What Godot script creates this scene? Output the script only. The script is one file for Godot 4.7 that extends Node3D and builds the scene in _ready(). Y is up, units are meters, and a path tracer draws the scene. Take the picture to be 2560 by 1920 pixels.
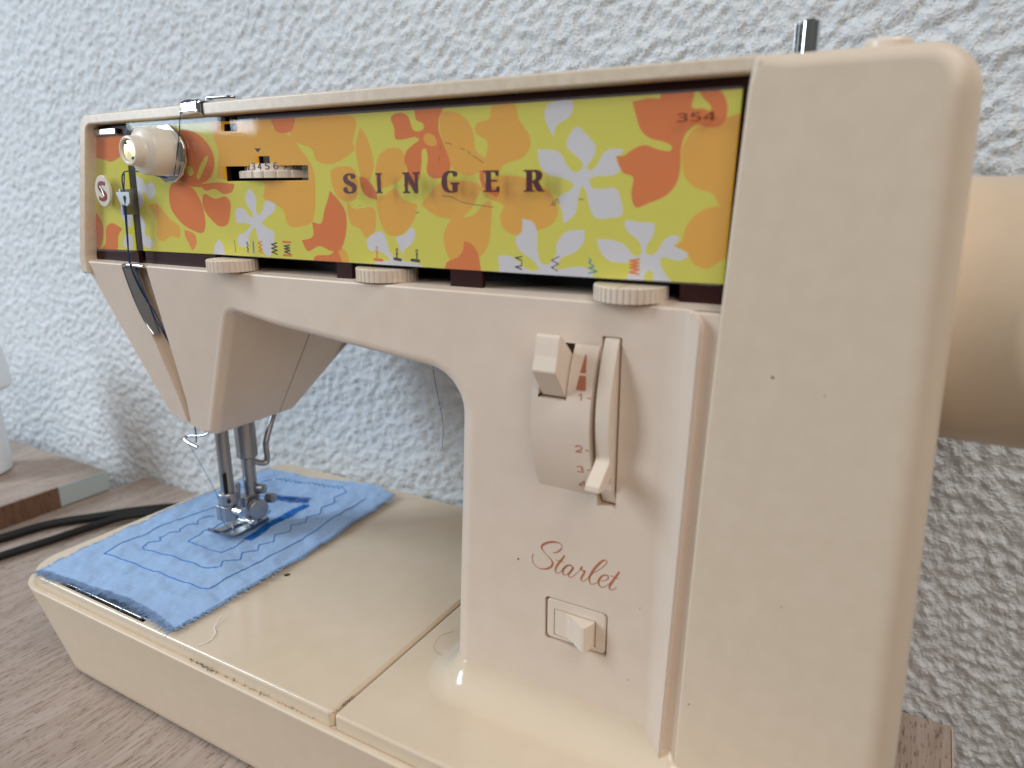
extends Node3D

const BASE := Vector3(-0.15, 0.0, -0.055)
var mats := {}
var machine: Node3D
var used := {}


class MB:
	var v := PackedVector3Array()
	var n := PackedVector3Array()
	var uv := PackedVector2Array()
	var ix := PackedInt32Array()
	func p(a: Vector3, b: Vector3, c := Vector2.ZERO) -> int:
		v.append(a)
		n.append(b.normalized())
		uv.append(c)
		return v.size() - 1
	func t(a: int, b: int, c: int) -> void:
		var f := (v[b] - v[a]).cross(v[c] - v[a])
		if f.dot(n[a] + n[b] + n[c]) > 0.0:
			ix.append_array(PackedInt32Array([a, c, b]))
		else:
			ix.append_array(PackedInt32Array([a, b, c]))
	func q(a: int, b: int, c: int, d: int) -> void:
		t(a, b, c)
		t(a, c, d)
	func face(a: Vector3, b: Vector3, c: Vector3, d: Vector3, nn: Vector3) -> void:
		q(p(a, nn), p(b, nn), p(c, nn), p(d, nn))
	func mesh(m: Material, tr := Transform3D()) -> ArrayMesh:
		if tr != Transform3D():
			for i in v.size():
				v[i] = tr * v[i]
				n[i] = (tr.basis * n[i]).normalized()
		var a := []
		a.resize(Mesh.ARRAY_MAX)
		a[Mesh.ARRAY_VERTEX] = v
		a[Mesh.ARRAY_NORMAL] = n
		a[Mesh.ARRAY_TEX_UV] = uv
		a[Mesh.ARRAY_INDEX] = ix
		var r := ArrayMesh.new()
		r.add_surface_from_arrays(Mesh.PRIMITIVE_TRIANGLES, a)
		r.surface_set_material(0, m)
		return r


# ---------------------------------------------------------------- scene tree helpers
func numbered(called: String) -> String:
	used[called] = used.get(called, -1) + 1
	return called if used[called] == 0 else "%s_%03d" % [called, used[called]]


func obj(called: String, me: Mesh, parent: Node3D = null) -> MeshInstance3D:
	var o := MeshInstance3D.new()
	o.name = numbered(called)
	o.mesh = me
	if parent == null:
		add_child(o, true)
	else:
		parent.add_child(o, true)
		if parent == machine:
			o.position = -BASE
	return o


func part(called: String, me: Mesh) -> MeshInstance3D:
	return obj(called, me, machine)


func tag(o: Node, label: String, category := "", group := "", kind := "") -> Node:
	if label: o.set_meta("label", label)
	if category: o.set_meta("category", category)
	if group: o.set_meta("group", group)
	if kind: o.set_meta("kind", kind)
	return o


# ---------------------------------------------------------------- materials
func mat(called: String, c: Color, rough: float, metal := 0.0, spec := 0.5) -> StandardMaterial3D:
	var m := StandardMaterial3D.new()
	m.resource_name = called
	m.albedo_color = c
	m.roughness = rough
	m.metallic = metal
	m.metallic_specular = spec
	mats[called] = m
	return m


func noise(freq: float, oct := 4, sd := 1, type := FastNoiseLite.TYPE_SIMPLEX_SMOOTH) -> FastNoiseLite:
	var f := FastNoiseLite.new()
	f.noise_type = type
	f.frequency = freq
	f.fractal_octaves = oct
	f.seed = sd
	return f


func ntex(freq: float, lo: Color, hi: Color, sd := 1, oct := 4, size := 512) -> NoiseTexture2D:
	var t := NoiseTexture2D.new()
	t.width = size
	t.height = size
	t.seamless = true
	t.noise = noise(freq, oct, sd)
	var g := Gradient.new()
	g.set_color(0, lo)
	g.set_color(1, hi)
	t.color_ramp = g
	return t


func tri(m: StandardMaterial3D, scale: float) -> void:
	m.uv1_triplanar = true
	m.uv1_world_triplanar = true
	m.uv1_scale = Vector3.ONE * scale


func wood_image(sd: int, dark: float) -> ImageTexture:
	var w := 640
	var im := Image.create(w, w, false, Image.FORMAT_RGB8)
	var a := noise(0.045, 4, sd)
	var b := noise(0.28, 2, sd + 5)
	var c := noise(0.008, 2, sd + 9)
	var d := noise(0.5, 1, sd + 12)
	for j in w:
		for i in w:
			var wob := c.get_noise_2d(i, j * 0.35) * 26.0
			var g := a.get_noise_2d(i + wob, j * 0.045) * 0.5 + 0.5
			var f := b.get_noise_2d(i + wob * 0.5, j * 0.04)
			var s := 0.86 + 0.15 * g + 0.07 * f
			var pore := d.get_noise_2d(i + wob * 0.4, j * 0.09)
			if pore > 0.42 and f < 0.1:
				s -= 0.22 * clampf((pore - 0.42) * 6.0, 0.0, 1.0)
			s = clampf(s, 0.3, 1.0)
			im.set_pixel(i, j, Color(s, lerpf(s * s, s, 0.75) , lerpf(s * s, s, 0.5)) * Color(1, 1, 1).lerp(Color(0.9, 0.85, 0.8), dark))
	return ImageTexture.create_from_image(im)


func make_materials() -> void:
	var grain := ntex(0.012, Color(0.978, 0.972, 0.962), Color(1, 1, 1), 3)
	var fine := ntex(0.12, Color(0.3, 0.3, 0.3), Color(0.7, 0.7, 0.7), 8, 3)
	var cream := Color(0.91, 0.835, 0.765)
	var m := mat("cream_plastic", cream, 0.34)
	m.albedo_texture = grain
	tri(m, 9.0)
	m = mat("cream_gloss", Color(0.895, 0.82, 0.72), 0.14)
	m.albedo_texture = grain
	tri(m, 7.0)
	m = mat("cream_cover", Color(0.895, 0.82, 0.73), 0.42)
	m.albedo_texture = grain
	m.heightmap_enabled = false
	m.normal_enabled = true
	var nt := NoiseTexture2D.new()
	nt.width = 512
	nt.height = 512
	nt.seamless = true
	nt.as_normal_map = true
	nt.bump_strength = 1.2
	nt.noise = noise(0.16, 2, 21)
	m.normal_texture = nt
	m.normal_scale = 0.12
	tri(m, 14.0)
	m = mat("cream_base", Color(0.895, 0.82, 0.72), 0.4)
	m.albedo_texture = grain
	m.normal_enabled = true
	m.normal_texture = nt
	m.normal_scale = 0.18
	tri(m, 12.0)
	m = mat("cream_knob", Color(0.91, 0.84, 0.765), 0.3)
	m = mat("cream_worn", Color(0.91, 0.84, 0.755), 0.3)
	m.albedo_texture = ntex(0.03, Color(0.93, 0.915, 0.885), Color(1, 1, 1), 12)
	tri(m, 12.0)
	mat("knob_white", Color(0.93, 0.89, 0.83), 0.3)
	mat("brown", Color(0.22, 0.12, 0.115), 0.4, 0.0, 0.3)
	mat("brown_ink", Color(0.33, 0.11, 0.13), 0.45)
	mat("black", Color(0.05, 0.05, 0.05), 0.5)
	mat("dark_gap", Color(0.13, 0.12, 0.11), 0.55)
	mat("brown_speck", Color(0.45, 0.30, 0.20), 0.6)
	mat("copper_ink", Color(0.73, 0.45, 0.31), 0.45)
	mat("copper_solid", Color(0.76, 0.48, 0.36), 0.45)
	mat("grey_ink", Color(0.16, 0.13, 0.15), 0.5)
	m = mat("chrome", Color(0.86, 0.87, 0.88), 0.1, 1.0)
	m = mat("steel", Color(0.66, 0.66, 0.67), 0.38, 1.0)
	mat("steel_soft", Color(0.70, 0.71, 0.73), 0.45, 1.0)
	mat("gold", Color(0.93, 0.84, 0.64), 0.28, 1.0)
	mat("thread", Color(0.05, 0.21, 0.38), 0.8)
	mat("stitch", Color(0.16, 0.50, 0.78), 0.8)
	mat("satin", Color(0.08, 0.50, 0.86), 0.6)
	mat("pale_thread", Color(0.96, 0.95, 0.93), 0.8)
	m = mat("cloth", Color(0.68, 0.79, 0.93), 0.95, 0.0, 0.2)
	m.albedo_texture = ntex(0.07, Color(0.90, 0.92, 0.94), Color(1, 1, 1), 41, 4)
	m.rim_enabled = true
	m.rim = 0.35
	m.rim_tint = 0.6
	m.heightmap_enabled = true
	m.heightmap_texture = ntex(0.3, Color(0, 0, 0), Color(1, 1, 1), 44, 2)
	m.heightmap_scale = 0.012
	tri(m, 16.0)
	m = mat("plaster", Color(0.885, 0.895, 0.905), 0.95, 0.0, 0.2)
	m.albedo_texture = ntex(0.01, Color(0.94, 0.94, 0.93), Color(1, 1, 1), 51)
	m.heightmap_enabled = true
	m.heightmap_texture = ntex(0.1, Color(0, 0, 0), Color(1, 1, 1), 55, 4)
	m.heightmap_scale = 0.06
	tri(m, 9.0)
	m = mat("oak", Color(0.735, 0.665, 0.62), 0.5)
	m.albedo_texture = wood_image(5, 0.0)
	tri(m, 3.4)
	m = mat("oak_edge", Color(0.50, 0.375, 0.30), 0.55)
	m.albedo_texture = wood_image(17, 0.5)
	tri(m, 3.0)
	mat("floor_wood", Color(0.42, 0.36, 0.31), 0.5)
	mat("edge_band", Color(0.80, 0.72, 0.63), 0.5)
	mat("pale_cap", Color(0.70, 0.74, 0.73), 0.5)
	mat("white_plastic", Color(0.90, 0.91, 0.92), 0.3)
	mat("rubber", Color(0.045, 0.045, 0.045), 0.55)
	mat("lint", Color(0.25, 0.25, 0.28), 0.9)
	m = mat("clear", Color(1, 1, 1, 0.04), 0.05, 0.0, 0.27)
	m.transparency = BaseMaterial3D.TRANSPARENCY_ALPHA
	mat("badge_red", Color(0.55, 0.08, 0.14), 0.3)
	mat("badge_cream", Color(0.86, 0.82, 0.74), 0.3)
	m = mat("print", Color(1, 1, 1), 0.6, 0.0, 0.15)
	m.albedo_texture = pattern()
	m.texture_repeat = false


# ---------------------------------------------------------------- printed floral sheet
const PX0 := -0.332
const PX1 := 0.006
const PY0 := 0.225
const PY1 := 0.295
const PW := 2048
var INK := {"yellow": Color(0.86, 0.825, 0.28), "amber": Color(0.92, 0.67, 0.17), "orange": Color(0.89, 0.46, 0.10), "leaf": Color(0.92, 0.55, 0.2), "white": Color(0.85, 0.835, 0.85), "ink": Color(0.17, 0.10, 0.11), "blue": Color(0.25, 0.53, 0.66), "pen": Color(0.22, 0.15, 0.2)}


func to_px(v: Vector2) -> Vector2:
	return Vector2((v.x * 0.001 - PX0) / (PX1 - PX0) * PW, (PY1 - v.y * 0.001) / (PX1 - PX0) * PW)


func mm(a: Array) -> PackedVector2Array:
	var r := PackedVector2Array()
	for i in a.size() / 2:
		r.append(Vector2(a[2 * i], a[2 * i + 1]))
	return r


func smooth(a: PackedVector2Array, closed := true, sub := 6) -> PackedVector2Array:
	var r := PackedVector2Array()
	var n := a.size()
	for i in (n if closed else n - 1):
		var p0 := a[(i - 1 + n) % n] if closed or i > 0 else a[i]
		var p1 := a[i]
		var p2 := a[(i + 1) % n]
		var p3 := a[(i + 2) % n] if closed or i + 2 < n else p2
		# sharp tips stay sharp
		var m1 := (p2 - p0) * 0.5
		var m2 := (p3 - p1) * 0.5
		if (p1 - p0).normalized().dot((p2 - p1).normalized()) < -0.05:
			m1 = (p2 - p1) * 0.7
		if (p2 - p1).normalized().dot((p3 - p2).normalized()) < -0.05:
			m2 = (p2 - p1) * 0.7
		for k in sub:
			var t := float(k) / sub
			var t2 := t * t
			var t3 := t2 * t
			r.append(p1 * (2 * t3 - 3 * t2 + 1) + m1 * (t3 - 2 * t2 + t) + p2 * (3 * t2 - 2 * t3) + m2 * (t3 - t2))
	if not closed:
		r.append(a[n - 1])
	return r


func fill(im: Image, c: Color, poly: PackedVector2Array) -> void:
	var lo := INF
	var hi := -INF
	for p in poly:
		lo = minf(lo, p.y)
		hi = maxf(hi, p.y)
	var w := im.get_width()
	for y in range(maxi(0, int(lo)), mini(im.get_height(), int(hi) + 1)):
		var cov := {}
		for s in 3:
			var yy := y + (s + 0.5) / 3.0
			var xs := []
			for i in poly.size():
				var a := poly[i]
				var b := poly[(i + 1) % poly.size()]
				if (a.y <= yy) != (b.y <= yy):
					xs.append(a.x + (yy - a.y) / (b.y - a.y) * (b.x - a.x))
			xs.sort()
			for k in range(0, xs.size() - 1, 2):
				var x0: float = clampf(xs[k], 0, w)
				var x1: float = clampf(xs[k + 1], 0, w)
				for x in range(int(x0), mini(w, int(x1) + 1)):
					cov[x] = cov.get(x, 0.0) + (minf(x1, x + 1) - maxf(x0, x)) / 3.0
		for x in cov:
			im.set_pixel(x, y, im.get_pixel(x, y).lerp(c, clampf(cov[x], 0, 1)))


func blob(im: Image, ink: String, a: Array, curved := true) -> void:
	var p := mm(a)
	var q := PackedVector2Array()
	for v in (smooth(p) if curved else p):
		q.append(to_px(v))
	fill(im, INK[ink], q)


func stroke(im: Image, ink: String, a: Array, width: float) -> void:
	var p := mm(a)
	var h := width * 0.001 / (PX1 - PX0) * PW * 0.5
	for i in p.size() - 1:
		var s := to_px(p[i])
		var e := to_px(p[i + 1])
		var lo := Vector2i((s.min(e) - Vector2.ONE * (h + 2)).floor())
		var hi := Vector2i((s.max(e) + Vector2.ONE * (h + 2)).ceil())
		for y in range(maxi(lo.y, 0), mini(hi.y, im.get_height())):
			for x in range(maxi(lo.x, 0), mini(hi.x, im.get_width())):
				var c := Vector2(x + 0.5, y + 0.5)
				var d := Geometry2D.get_closest_point_to_segment(c, s, e).distance_to(c)
				var k := clampf(h - d + 0.5, 0, 1)
				if k > 0:
					im.set_pixel(x, y, im.get_pixel(x, y).lerp(INK[ink], k))


func pattern() -> ImageTexture:
	var im := Image.create(PW, int((PY1 - PY0) / (PX1 - PX0) * PW), false, Image.FORMAT_RGB8)
	im.fill(INK.yellow)
	blob(im, "amber", [-104.4,288.6,-96.7,287.8,-91.9,284.1,-90,279.3,-89.4,275.1,-85.7,272.3,-84.6,275.5,-85.3,278.5,-89.3,280.7,-88.9,284,-83.7,285.4,-82.2,290.1,-74.1,289.7,-72,284.4,-68,279.1,-68,275.1,-71.3,272,-77.7,270.3,-80.3,267.7,-85.8,268.3,-92.6,266.6,-98.8,268.8,-102,272.6,-102.3,276.6,-104.3,281.6])
	blob(im, "amber", [-141.6,284.8,-139,281.8,-136.9,277,-135.7,271,-137.2,266.9,-139.9,263.9,-142.5,266.9,-144.2,273.6,-144.1,279])
	blob(im, "amber", [-134.5,270.9,-132.5,274.8,-127.2,277,-122.1,275.9,-120.6,272,-121.7,266.8,-127.1,263.6,-134.2,262.3,-135.3,266.3])
	blob(im, "amber", [-125.8,262.3,-122.2,258.3,-115.5,256.4,-117.4,251,-121.9,246.2,-127.3,244.4,-131.7,246,-134.5,251.4,-134.9,258.2,-129.9,260.3])
	blob(im, "amber", [-150.4,257.7,-146.8,254.6,-137.2,255,-136.1,249.8,-138,243.5,-142.1,244,-144.8,247,-148.6,248.2,-150.4,252.6])
	blob(im, "amber", [-158,268.9,-150.1,270.7,-145.3,268.8,-144,263.3,-146.1,258.3,-151.3,257.3,-156.2,260.1])
	blob(im, "amber", [-113.8,256.4,-105.3,264.2,-95.8,265,-88.1,263.5,-89,259.1,-93.7,253.4,-100.9,251.4,-108.9,253.2])
	blob(im, "amber", [-80.7,266.2,-70.6,265.9,-63.6,263.4,-58.8,259.3,-57,254.6,-59.3,250.4,-64.5,248.4,-72,246.4,-77.8,248.1,-79.7,252.4,-78.5,256.7,-85.2,259.1,-88.9,262.8])
	blob(im, "amber", [-99.2,252,-91.4,252.7,-86,257.3,-83.3,257.3,-83.4,250.5,-84.6,242.8,-88.5,238.2,-96.5,235.2,-101.3,236.3,-104.2,243.4,-102.6,248.7])
	blob(im, "amber", [-15.5,270.1,-15.3,274.8,-12.3,279.3,-8.1,280.6,-3.9,281.9,3.3,280.6,5.3,257,-2.6,257.1,-5.6,260.6,-10.6,262.2,-14.1,265.3])
	blob(im, "amber", [-13.2,250.3,-10.6,254.2,-6.9,256.4,-2.6,257.2,5.2,257.5,6.1,247.1,-0.9,241.5,-5.6,238.3,-9.7,239.5,-12.7,243.2,-16.6,244.7,-14.1,246.5])
	blob(im, "amber", [-222.9,292,-190.1,290.5,-188.7,286.6,-182.5,284.2,-178.5,282.5,-174,278,-168.3,271.6,-166.9,264,-169.1,250.4,-176.4,246.9,-184,247.4,-187,254.1,-197.3,258,-196.9,264.7,-214.5,265.5,-226,266.9,-223.2,277.2,-225.3,284])
	blob(im, "amber", [-175.4,289.8,-145.3,289.1,-145.7,279.6,-145.1,276.6,-153.4,272.5,-160.4,271.7,-165.5,273.4,-167.7,277.8,-175.5,280.2,-178.5,282.8])
	blob(im, "amber", [-277.3,254.5,-270.9,255.3,-262.4,248.6,-255.9,245,-257,239.7,-262.9,240.3,-269.5,237.7,-273.5,239.9,-272.5,247.7])
	blob(im, "leaf", [-252.7,243.6,-247.6,242.6,-244.8,240.8,-245.1,237.1,-248.6,233.9,-250.8,237.6,-252.6,240.6])
	blob(im, "amber", [-155.4,239,-152.1,237.2,-151.3,233.4,-155.9,233.4,-157.4,237])
	blob(im, "orange", [-126.5,287.6,-122.6,289,-118.6,287.7,-116.7,283.3,-114.3,282.3,-111.6,283.1,-112.1,285,-114.9,286.3,-115.6,290,-102.4,290,-104.5,287.1,-105,282.2,-102.5,276.6,-100.3,270.4,-102,266.7,-107.6,265.8,-110.8,268,-110.2,273.1,-110.9,276.2,-112.8,275.6,-113.2,270.6,-114.6,265.5,-118.1,263.6,-121.9,263.2,-119.8,268.1,-121,272,-119.6,275.8,-113.6,279.4,-116,280.4,-121.1,279.7,-124.8,280.1,-125.1,283.6])
	blob(im, "amber", [-111.9,280,-110.3,281.5,-107.5,280.8,-106,278.6,-106.8,277,-109.6,277.3,-111.4,278.4])
	blob(im, "orange", [-143.4,266.6,-140.5,266.3,-137.4,263.8,-135.2,260.8,-134.8,257.9,-139.4,259,-142.5,262])
	blob(im, "orange", [-88,268.2,-85.7,268.2,-85.7,264.1,-80,261.6,-81.1,259.2,-85.1,261.3,-87.7,264.7])
	blob(im, "orange", [-95.1,243.7,-91.6,242.6,-88.9,238.8,-87.7,231.7,-104.4,230.7,-103,235.5,-98,237.7,-95.6,240.5])
	blob(im, "orange", [-32.2,287.9,-26.7,288.6,-23.3,288.3,-22.8,290.4,-13.5,290.1,-13.5,285.4,-10.2,284.8,-7.9,283.9,-7.8,285.3,-9.9,287.4,-11.9,290,-5.8,289.6,-3.2,285.8,-3.2,281.9,-4.8,279.7,-8,279.5,-11.8,280.3,-14.9,277.8,-16,273.8,-15.9,268.5,-16.8,263.8,-20,260,-25.2,257.8,-29.6,256.4,-31.3,260.5,-30.9,265.5,-34.6,267.2,-36.9,272.1,-34.2,272.1,-31.9,273.6,-27.8,275.1,-23.1,273.7,-19.6,273.1,-18.7,274.3,-20.9,275.7,-26.2,277.2,-29.2,279.9,-30.9,284.2])
	blob(im, "orange", [-159.1,261.4,-154.7,257.6,-151.6,253.2,-151.4,247.5,-153.5,241,-156.4,237.6,-160.9,237.5,-167.1,239.2,-173.8,236.9,-176.9,241.2,-170.3,243.1,-170.2,249,-165.2,248.5,-162.9,253.7,-160.8,257.6])
	blob(im, "orange", [-171.5,232,-169.3,235.1,-161.9,235.8,-157.3,237.6,-154.7,232.1])
	blob(im, "orange", [-189.7,290.5,-174.9,290.1,-177.7,285,-182.5,284.1,-187,285.3])
	blob(im, "orange", [-247.8,287.6,-236.8,286.1,-229.1,280.8,-226.4,273.9,-230.3,267,-237.4,264.2,-236.6,262.8,-245.5,263.5,-252.9,267.1,-256.1,274.4,-252.4,281.4])
	blob(im, "yellow", [-239.6,267.8,-234.6,274,-230.3,276.7,-231.3,273.9,-235.4,269.1,-238.2,266.3])
	blob(im, "yellow", [-247.3,272.1,-242.8,272,-241,269.2,-243.5,267.8,-246.7,269.2])
	blob(im, "orange", [-237.4,264.2,-225.2,264.9,-214.8,264.1,-217.4,260.7,-222.8,260,-227.9,262.1,-234.6,261.4])
	blob(im, "orange", [-235.9,259.9,-228.6,257.8,-221.9,258.9,-218.9,256.5,-219,253.7,-221.6,247.3,-227.3,245.7,-233.3,249.2,-237.5,254.2])
	blob(im, "orange", [-258.1,264.3,-245.5,263.5,-239.6,258.5,-237,250.6,-237.7,244.7,-241.3,242.4,-251.2,245.1,-257.5,249.5,-261.1,255.4])
	blob(im, "orange", [-317.8,288.7,-287.3,288.3,-291.3,279.5,-300.9,275.2,-307.4,276.1,-320.3,279.5])
	blob(im, "orange", [-327.8,251.5,-319.9,249.2,-316.8,243.5,-318.8,236.9,-324.6,230.9,-333.7,229.6])
	blob(im, "orange", [-314.5,242.8,-308.3,245.4,-300.8,242.7,-305.1,239,-309.1,230.7,-327,229.9,-317.3,234.5])
	blob(im, "white", [-59.9,289.2,-56.6,289.7,-52.8,289.5,-52.1,286.8,-53.9,284.2,-57.8,282.1,-59.1,278.5,-61.1,281.7,-62.5,285.1,-61.9,287.9])
	blob(im, "white", [-51,281.3,-47.4,279,-44.2,275.6,-44.4,272.3,-46.8,269,-45.5,267.8,-43.4,269.5,-41,273.3,-37.9,274.3,-34.3,274,-35.4,272.4,-36.9,271.8,-35.9,269.4,-34.9,267.7,-38.2,266.1,-43.9,265.9,-46.1,264.7,-44.4,262.2,-40.6,262.1,-36.2,261.9,-34,254.4,-38.4,252.9,-43.5,253,-45.8,257.1,-46.9,261.1,-48.6,263.3,-49.8,258.2,-50.7,254.1,-54.9,250.6,-55.3,254,-56.8,259.3,-52.5,261.6,-51.9,263.9,-56.2,265.7,-60.2,266.3,-63.7,269.2,-65.1,274.7,-59.7,274.6,-56.3,273.1,-53.6,269.1,-51,267.3,-48.7,268.4,-48.8,270.7,-53.7,274.7,-54.1,277.5])
	blob(im, "white", [-70.9,252.2,-66.6,251.1,-65,247.8,-64.7,241.7,-63.4,237.7,-60.5,236.9,-57.5,240.8,-57.5,243.8,-53.9,248.1,-47.1,249.1,-47.5,244.5,-51,241.3,-55.7,239,-57.4,235.2,-50.9,236.5,-46.9,236.7,-43.9,234.8,-43.5,232.7,-77.9,231.9,-66.9,234.4,-64,234.9,-66.2,237.9,-72,241.4,-73.3,245.4,-70.9,248])
	blob(im, "white", [-80.5,238.8,-76.4,239.2,-72.7,237.9,-70.5,235.8,-66.2,234.1,-63.3,232.7,-78.7,232.2,-80.2,236])
	blob(im, "white", [-32.5,252.4,-28.5,251.9,-23.4,251.5,-23.5,247.8,-25.7,243.8,-24.4,241.6,-22,242.8,-19.9,246.3,-17.1,248.1,-14.6,247.3,-16.6,244.7,-12.7,243.2,-12,241.7,-14.9,240.3,-19.6,241.2,-20.7,239.5,-19.3,236.7,-15.9,232.9,-22.1,232.8,-22.9,235.9,-24.6,237,-25.6,235.2,-26.4,232.5,-32.6,232.7,-30.2,236.7,-27.6,239.7,-32.8,238.9,-37.9,239.2,-41.2,242,-42.7,246.1,-37.5,246,-33.1,244.7,-29.2,241.1,-27.1,242.6,-28.2,246,-31.4,248.2,-33,250.4])
	blob(im, "white", [-141,242.9,-136.2,245.8,-132.6,245.3,-131,241.8,-129.9,238.4,-126.5,235.1,-124.2,237.3,-125.3,240.7,-126.9,244,-122,245.6,-118.8,248,-117.2,245.7,-118.7,242.3,-123.2,238.7,-124.3,235.2,-119.9,235,-114.8,233.9,-113.1,231.9,-139.9,232.3,-136,234.6,-129.6,234.8,-131.3,236.6,-134.9,238.2,-140.4,238.7])
	blob(im, "white", [-205.8,262.1,-202.2,258.7,-202.9,253.9,-201.8,250.8,-198.9,253.2,-196.4,257.3,-190.7,256,-192.1,252.7,-197.4,249.9,-200.2,247.7,-196.9,245.7,-193.1,244.5,-193.7,239.6,-197,233.6,-200.3,235.2,-203.5,242.1,-204.4,246.2,-208.5,242.6,-210.3,237.6,-215.6,237.4,-216,241.7,-210.4,244,-206.9,246.9,-211,247.5,-216.2,247.4,-215.9,253,-211.1,253.8,-206.5,249.7,-205.2,251.8,-208.7,255.9,-208.7,259.3])
	blob(im, "white", [-228.7,240.2,-226.5,237,-225.6,231.9,-234.5,231.9,-231.9,237.5])
	blob(im, "white", [-286.9,269.1,-280.3,267.2,-277.1,263.9,-272.2,265.3,-271,260.2,-275.6,257,-278,259.8,-280.8,261.2,-280.7,256.5,-283.4,253.2,-286.8,255.5,-286.5,262.1,-284,264.4])
	blob(im, "white", [-284.7,250.8,-281.9,245.6,-283,240.7,-278.7,238.9,-277.7,235.6,-281.3,234,-287.7,237.2,-289.1,245.4])
	blob(im, "white", [-301.3,252.5,-295.6,252,-290.4,250.2,-293.7,242.9,-298.6,246.7])
	blob(im, "white", [-302.6,234.7,-298.4,240.3,-293.2,239.9,-294.4,233,-300.8,233.8])
	stroke(im, "ink", [-218.8,239.7,-218.5,239], 0.35)
	stroke(im, "ink", [-218.7,238.3,-218.5,237.7], 0.35)
	stroke(im, "ink", [-218.7,236.9,-218.5,236.3], 0.35)
	stroke(im, "ink", [-218.7,235.5,-218.5,234.8], 0.35)
	stroke(im, "ink", [-210.1,239.4,-210.9,238.7,-209.9,238.1,-210.9,236.9,-209.9,236.3,-210.8,235.6,-210.1,234.8], 0.4)
	stroke(im, "blue", [-206.6,239.5,-206.7,235], 0.9)
	stroke(im, "orange", [-201.3,239.9,-203.4,239.1,-201.3,238.3,-203.4,237.3,-201.3,236.5,-203.4,235.7,-201.3,234.8], 0.5)
	stroke(im, "ink", [-191.9,239.6,-195.2,238.9,-192,238,-195.3,237.2,-192,236.4,-195.3,235.6,-192.1,234.7], 0.5)
	stroke(im, "ink", [-184.3,238.9,-187.6,238.5,-184.3,237.7,-187.6,237.3,-184.3,236.6,-187.7,236,-184.3,235.3], 0.5)
	stroke(im, "orange", [-188.1,240.2,-183.7,240.1], 1.0)
	stroke(im, "orange", [-188.2,234.6,-183.7,234.6], 1.0)
	stroke(im, "ink", [-70.9,239.1,-73.5,238.6,-70.9,237.8], 0.4)
	stroke(im, "ink", [-71,235.9,-73.5,235.4,-71,234.7], 0.4)
	stroke(im, "ink", [-70.9,237.2,-70.9,237.2], 0.35)
	stroke(im, "ink", [-71,236.8,-70.9,236.7], 0.35)
	stroke(im, "ink", [-71,236.4,-70.9,236.3], 0.35)
	stroke(im, "ink", [-56.5,239.7,-56.6,239.6], 0.4)
	stroke(im, "ink", [-57.2,239.4,-57.4,239.3], 0.4)
	stroke(im, "ink", [-57.9,239,-58.1,238.9], 0.4)
	stroke(im, "ink", [-58.7,238.7,-58.8,238.6], 0.4)
	stroke(im, "ink", [-59.2,238.4,-59,238.3], 0.4)
	stroke(im, "ink", [-58.5,238.1,-58.3,238], 0.4)
	stroke(im, "ink", [-57.8,237.8,-57.6,237.7], 0.4)
	stroke(im, "ink", [-57.1,237.5,-56.9,237.4], 0.4)
	stroke(im, "ink", [-56.5,237.2,-56.7,237.2], 0.4)
	stroke(im, "ink", [-57.2,236.9,-57.4,236.8], 0.4)
	stroke(im, "ink", [-57.9,236.6,-58.1,236.5], 0.4)
	stroke(im, "ink", [-58.6,236.2,-58.8,236.1], 0.4)
	stroke(im, "ink", [-59.2,236,-59,235.9], 0.4)
	stroke(im, "ink", [-58.5,235.7,-58.3,235.6], 0.4)
	stroke(im, "ink", [-57.8,235.3,-57.7,235.3], 0.4)
	stroke(im, "ink", [-57.2,235,-57,235], 0.4)
	stroke(im, "blue", [-45.2,239.7,-44.5,239,-45.3,238.3,-43.4,237.1,-45.2,236.5,-42.2,235.5,-45.2,234.8], 0.45)
	stroke(im, "orange", [-27.7,240.2,-30.7,239.6,-27.8,239,-30.6,238.4,-27.8,237.9,-30.7,237.3,-27.7,236.8,-30.7,235.9,-27.7,235.4], 0.6)
	stroke(im, "orange", [-136.7,240,-136.9,238.1,-136.1,238.1,-136,240.1,-136.7,240], 0.3)
	stroke(im, "orange", [-136.5,238.1,-136.5,235.9], 0.55)
	stroke(im, "orange", [-137.8,235.1,-133.9,234.9], 1.1)
	stroke(im, "ink", [-126.7,239.6,-126.8,237.7,-126.1,237.7,-126,239.7,-126.7,239.6], 0.3)
	stroke(im, "ink", [-126.5,237.7,-126.5,235.6], 0.55)
	stroke(im, "ink", [-127.7,235.8,-124.7,235.5], 1.1)
	stroke(im, "ink", [-117.1,239.6,-117.1,237.8,-116.5,237.8,-116.4,239.7,-117.1,239.6], 0.3)
	stroke(im, "ink", [-116.8,237.8,-116.8,235.7], 0.55)
	stroke(im, "ink", [-119.3,235.7,-115.9,235.5], 1.1)
	stroke(im, "pen", [-104.2,259.6,-100.6,259.4,-95.9,257.5,-89.8,256.6,-82.4,255.8], 0.16)
	stroke(im, "pen", [-104.4,277,-104.7,276.1], 0.16)
	stroke(im, "pen", [-105,273.3,-105.1,272.1], 0.16)
	stroke(im, "pen", [-105,271.1,-105,270.3], 0.16)
	stroke(im, "pen", [-102.4,278.1,-99.5,277.4], 0.16)
	stroke(im, "pen", [-95.9,276,-94.1,275.4], 0.16)
	stroke(im, "pen", [-92.8,274.8,-91.6,274], 0.16)
	stroke(im, "pen", [-90.8,273.4,-88.4,272.1], 0.16)
	stroke(im, "pen", [-88.4,272.1,-86.5,270.9], 0.16)
	stroke(im, "pen", [-59.8,256.6,-58.8,258.1,-58.4,256.5,-59.4,257.2], 0.16)
	stroke(im, "pen", [-58.1,256.9,-57.8,258.8,-57.1,258.7,-56.9,257.2], 0.16)
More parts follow.
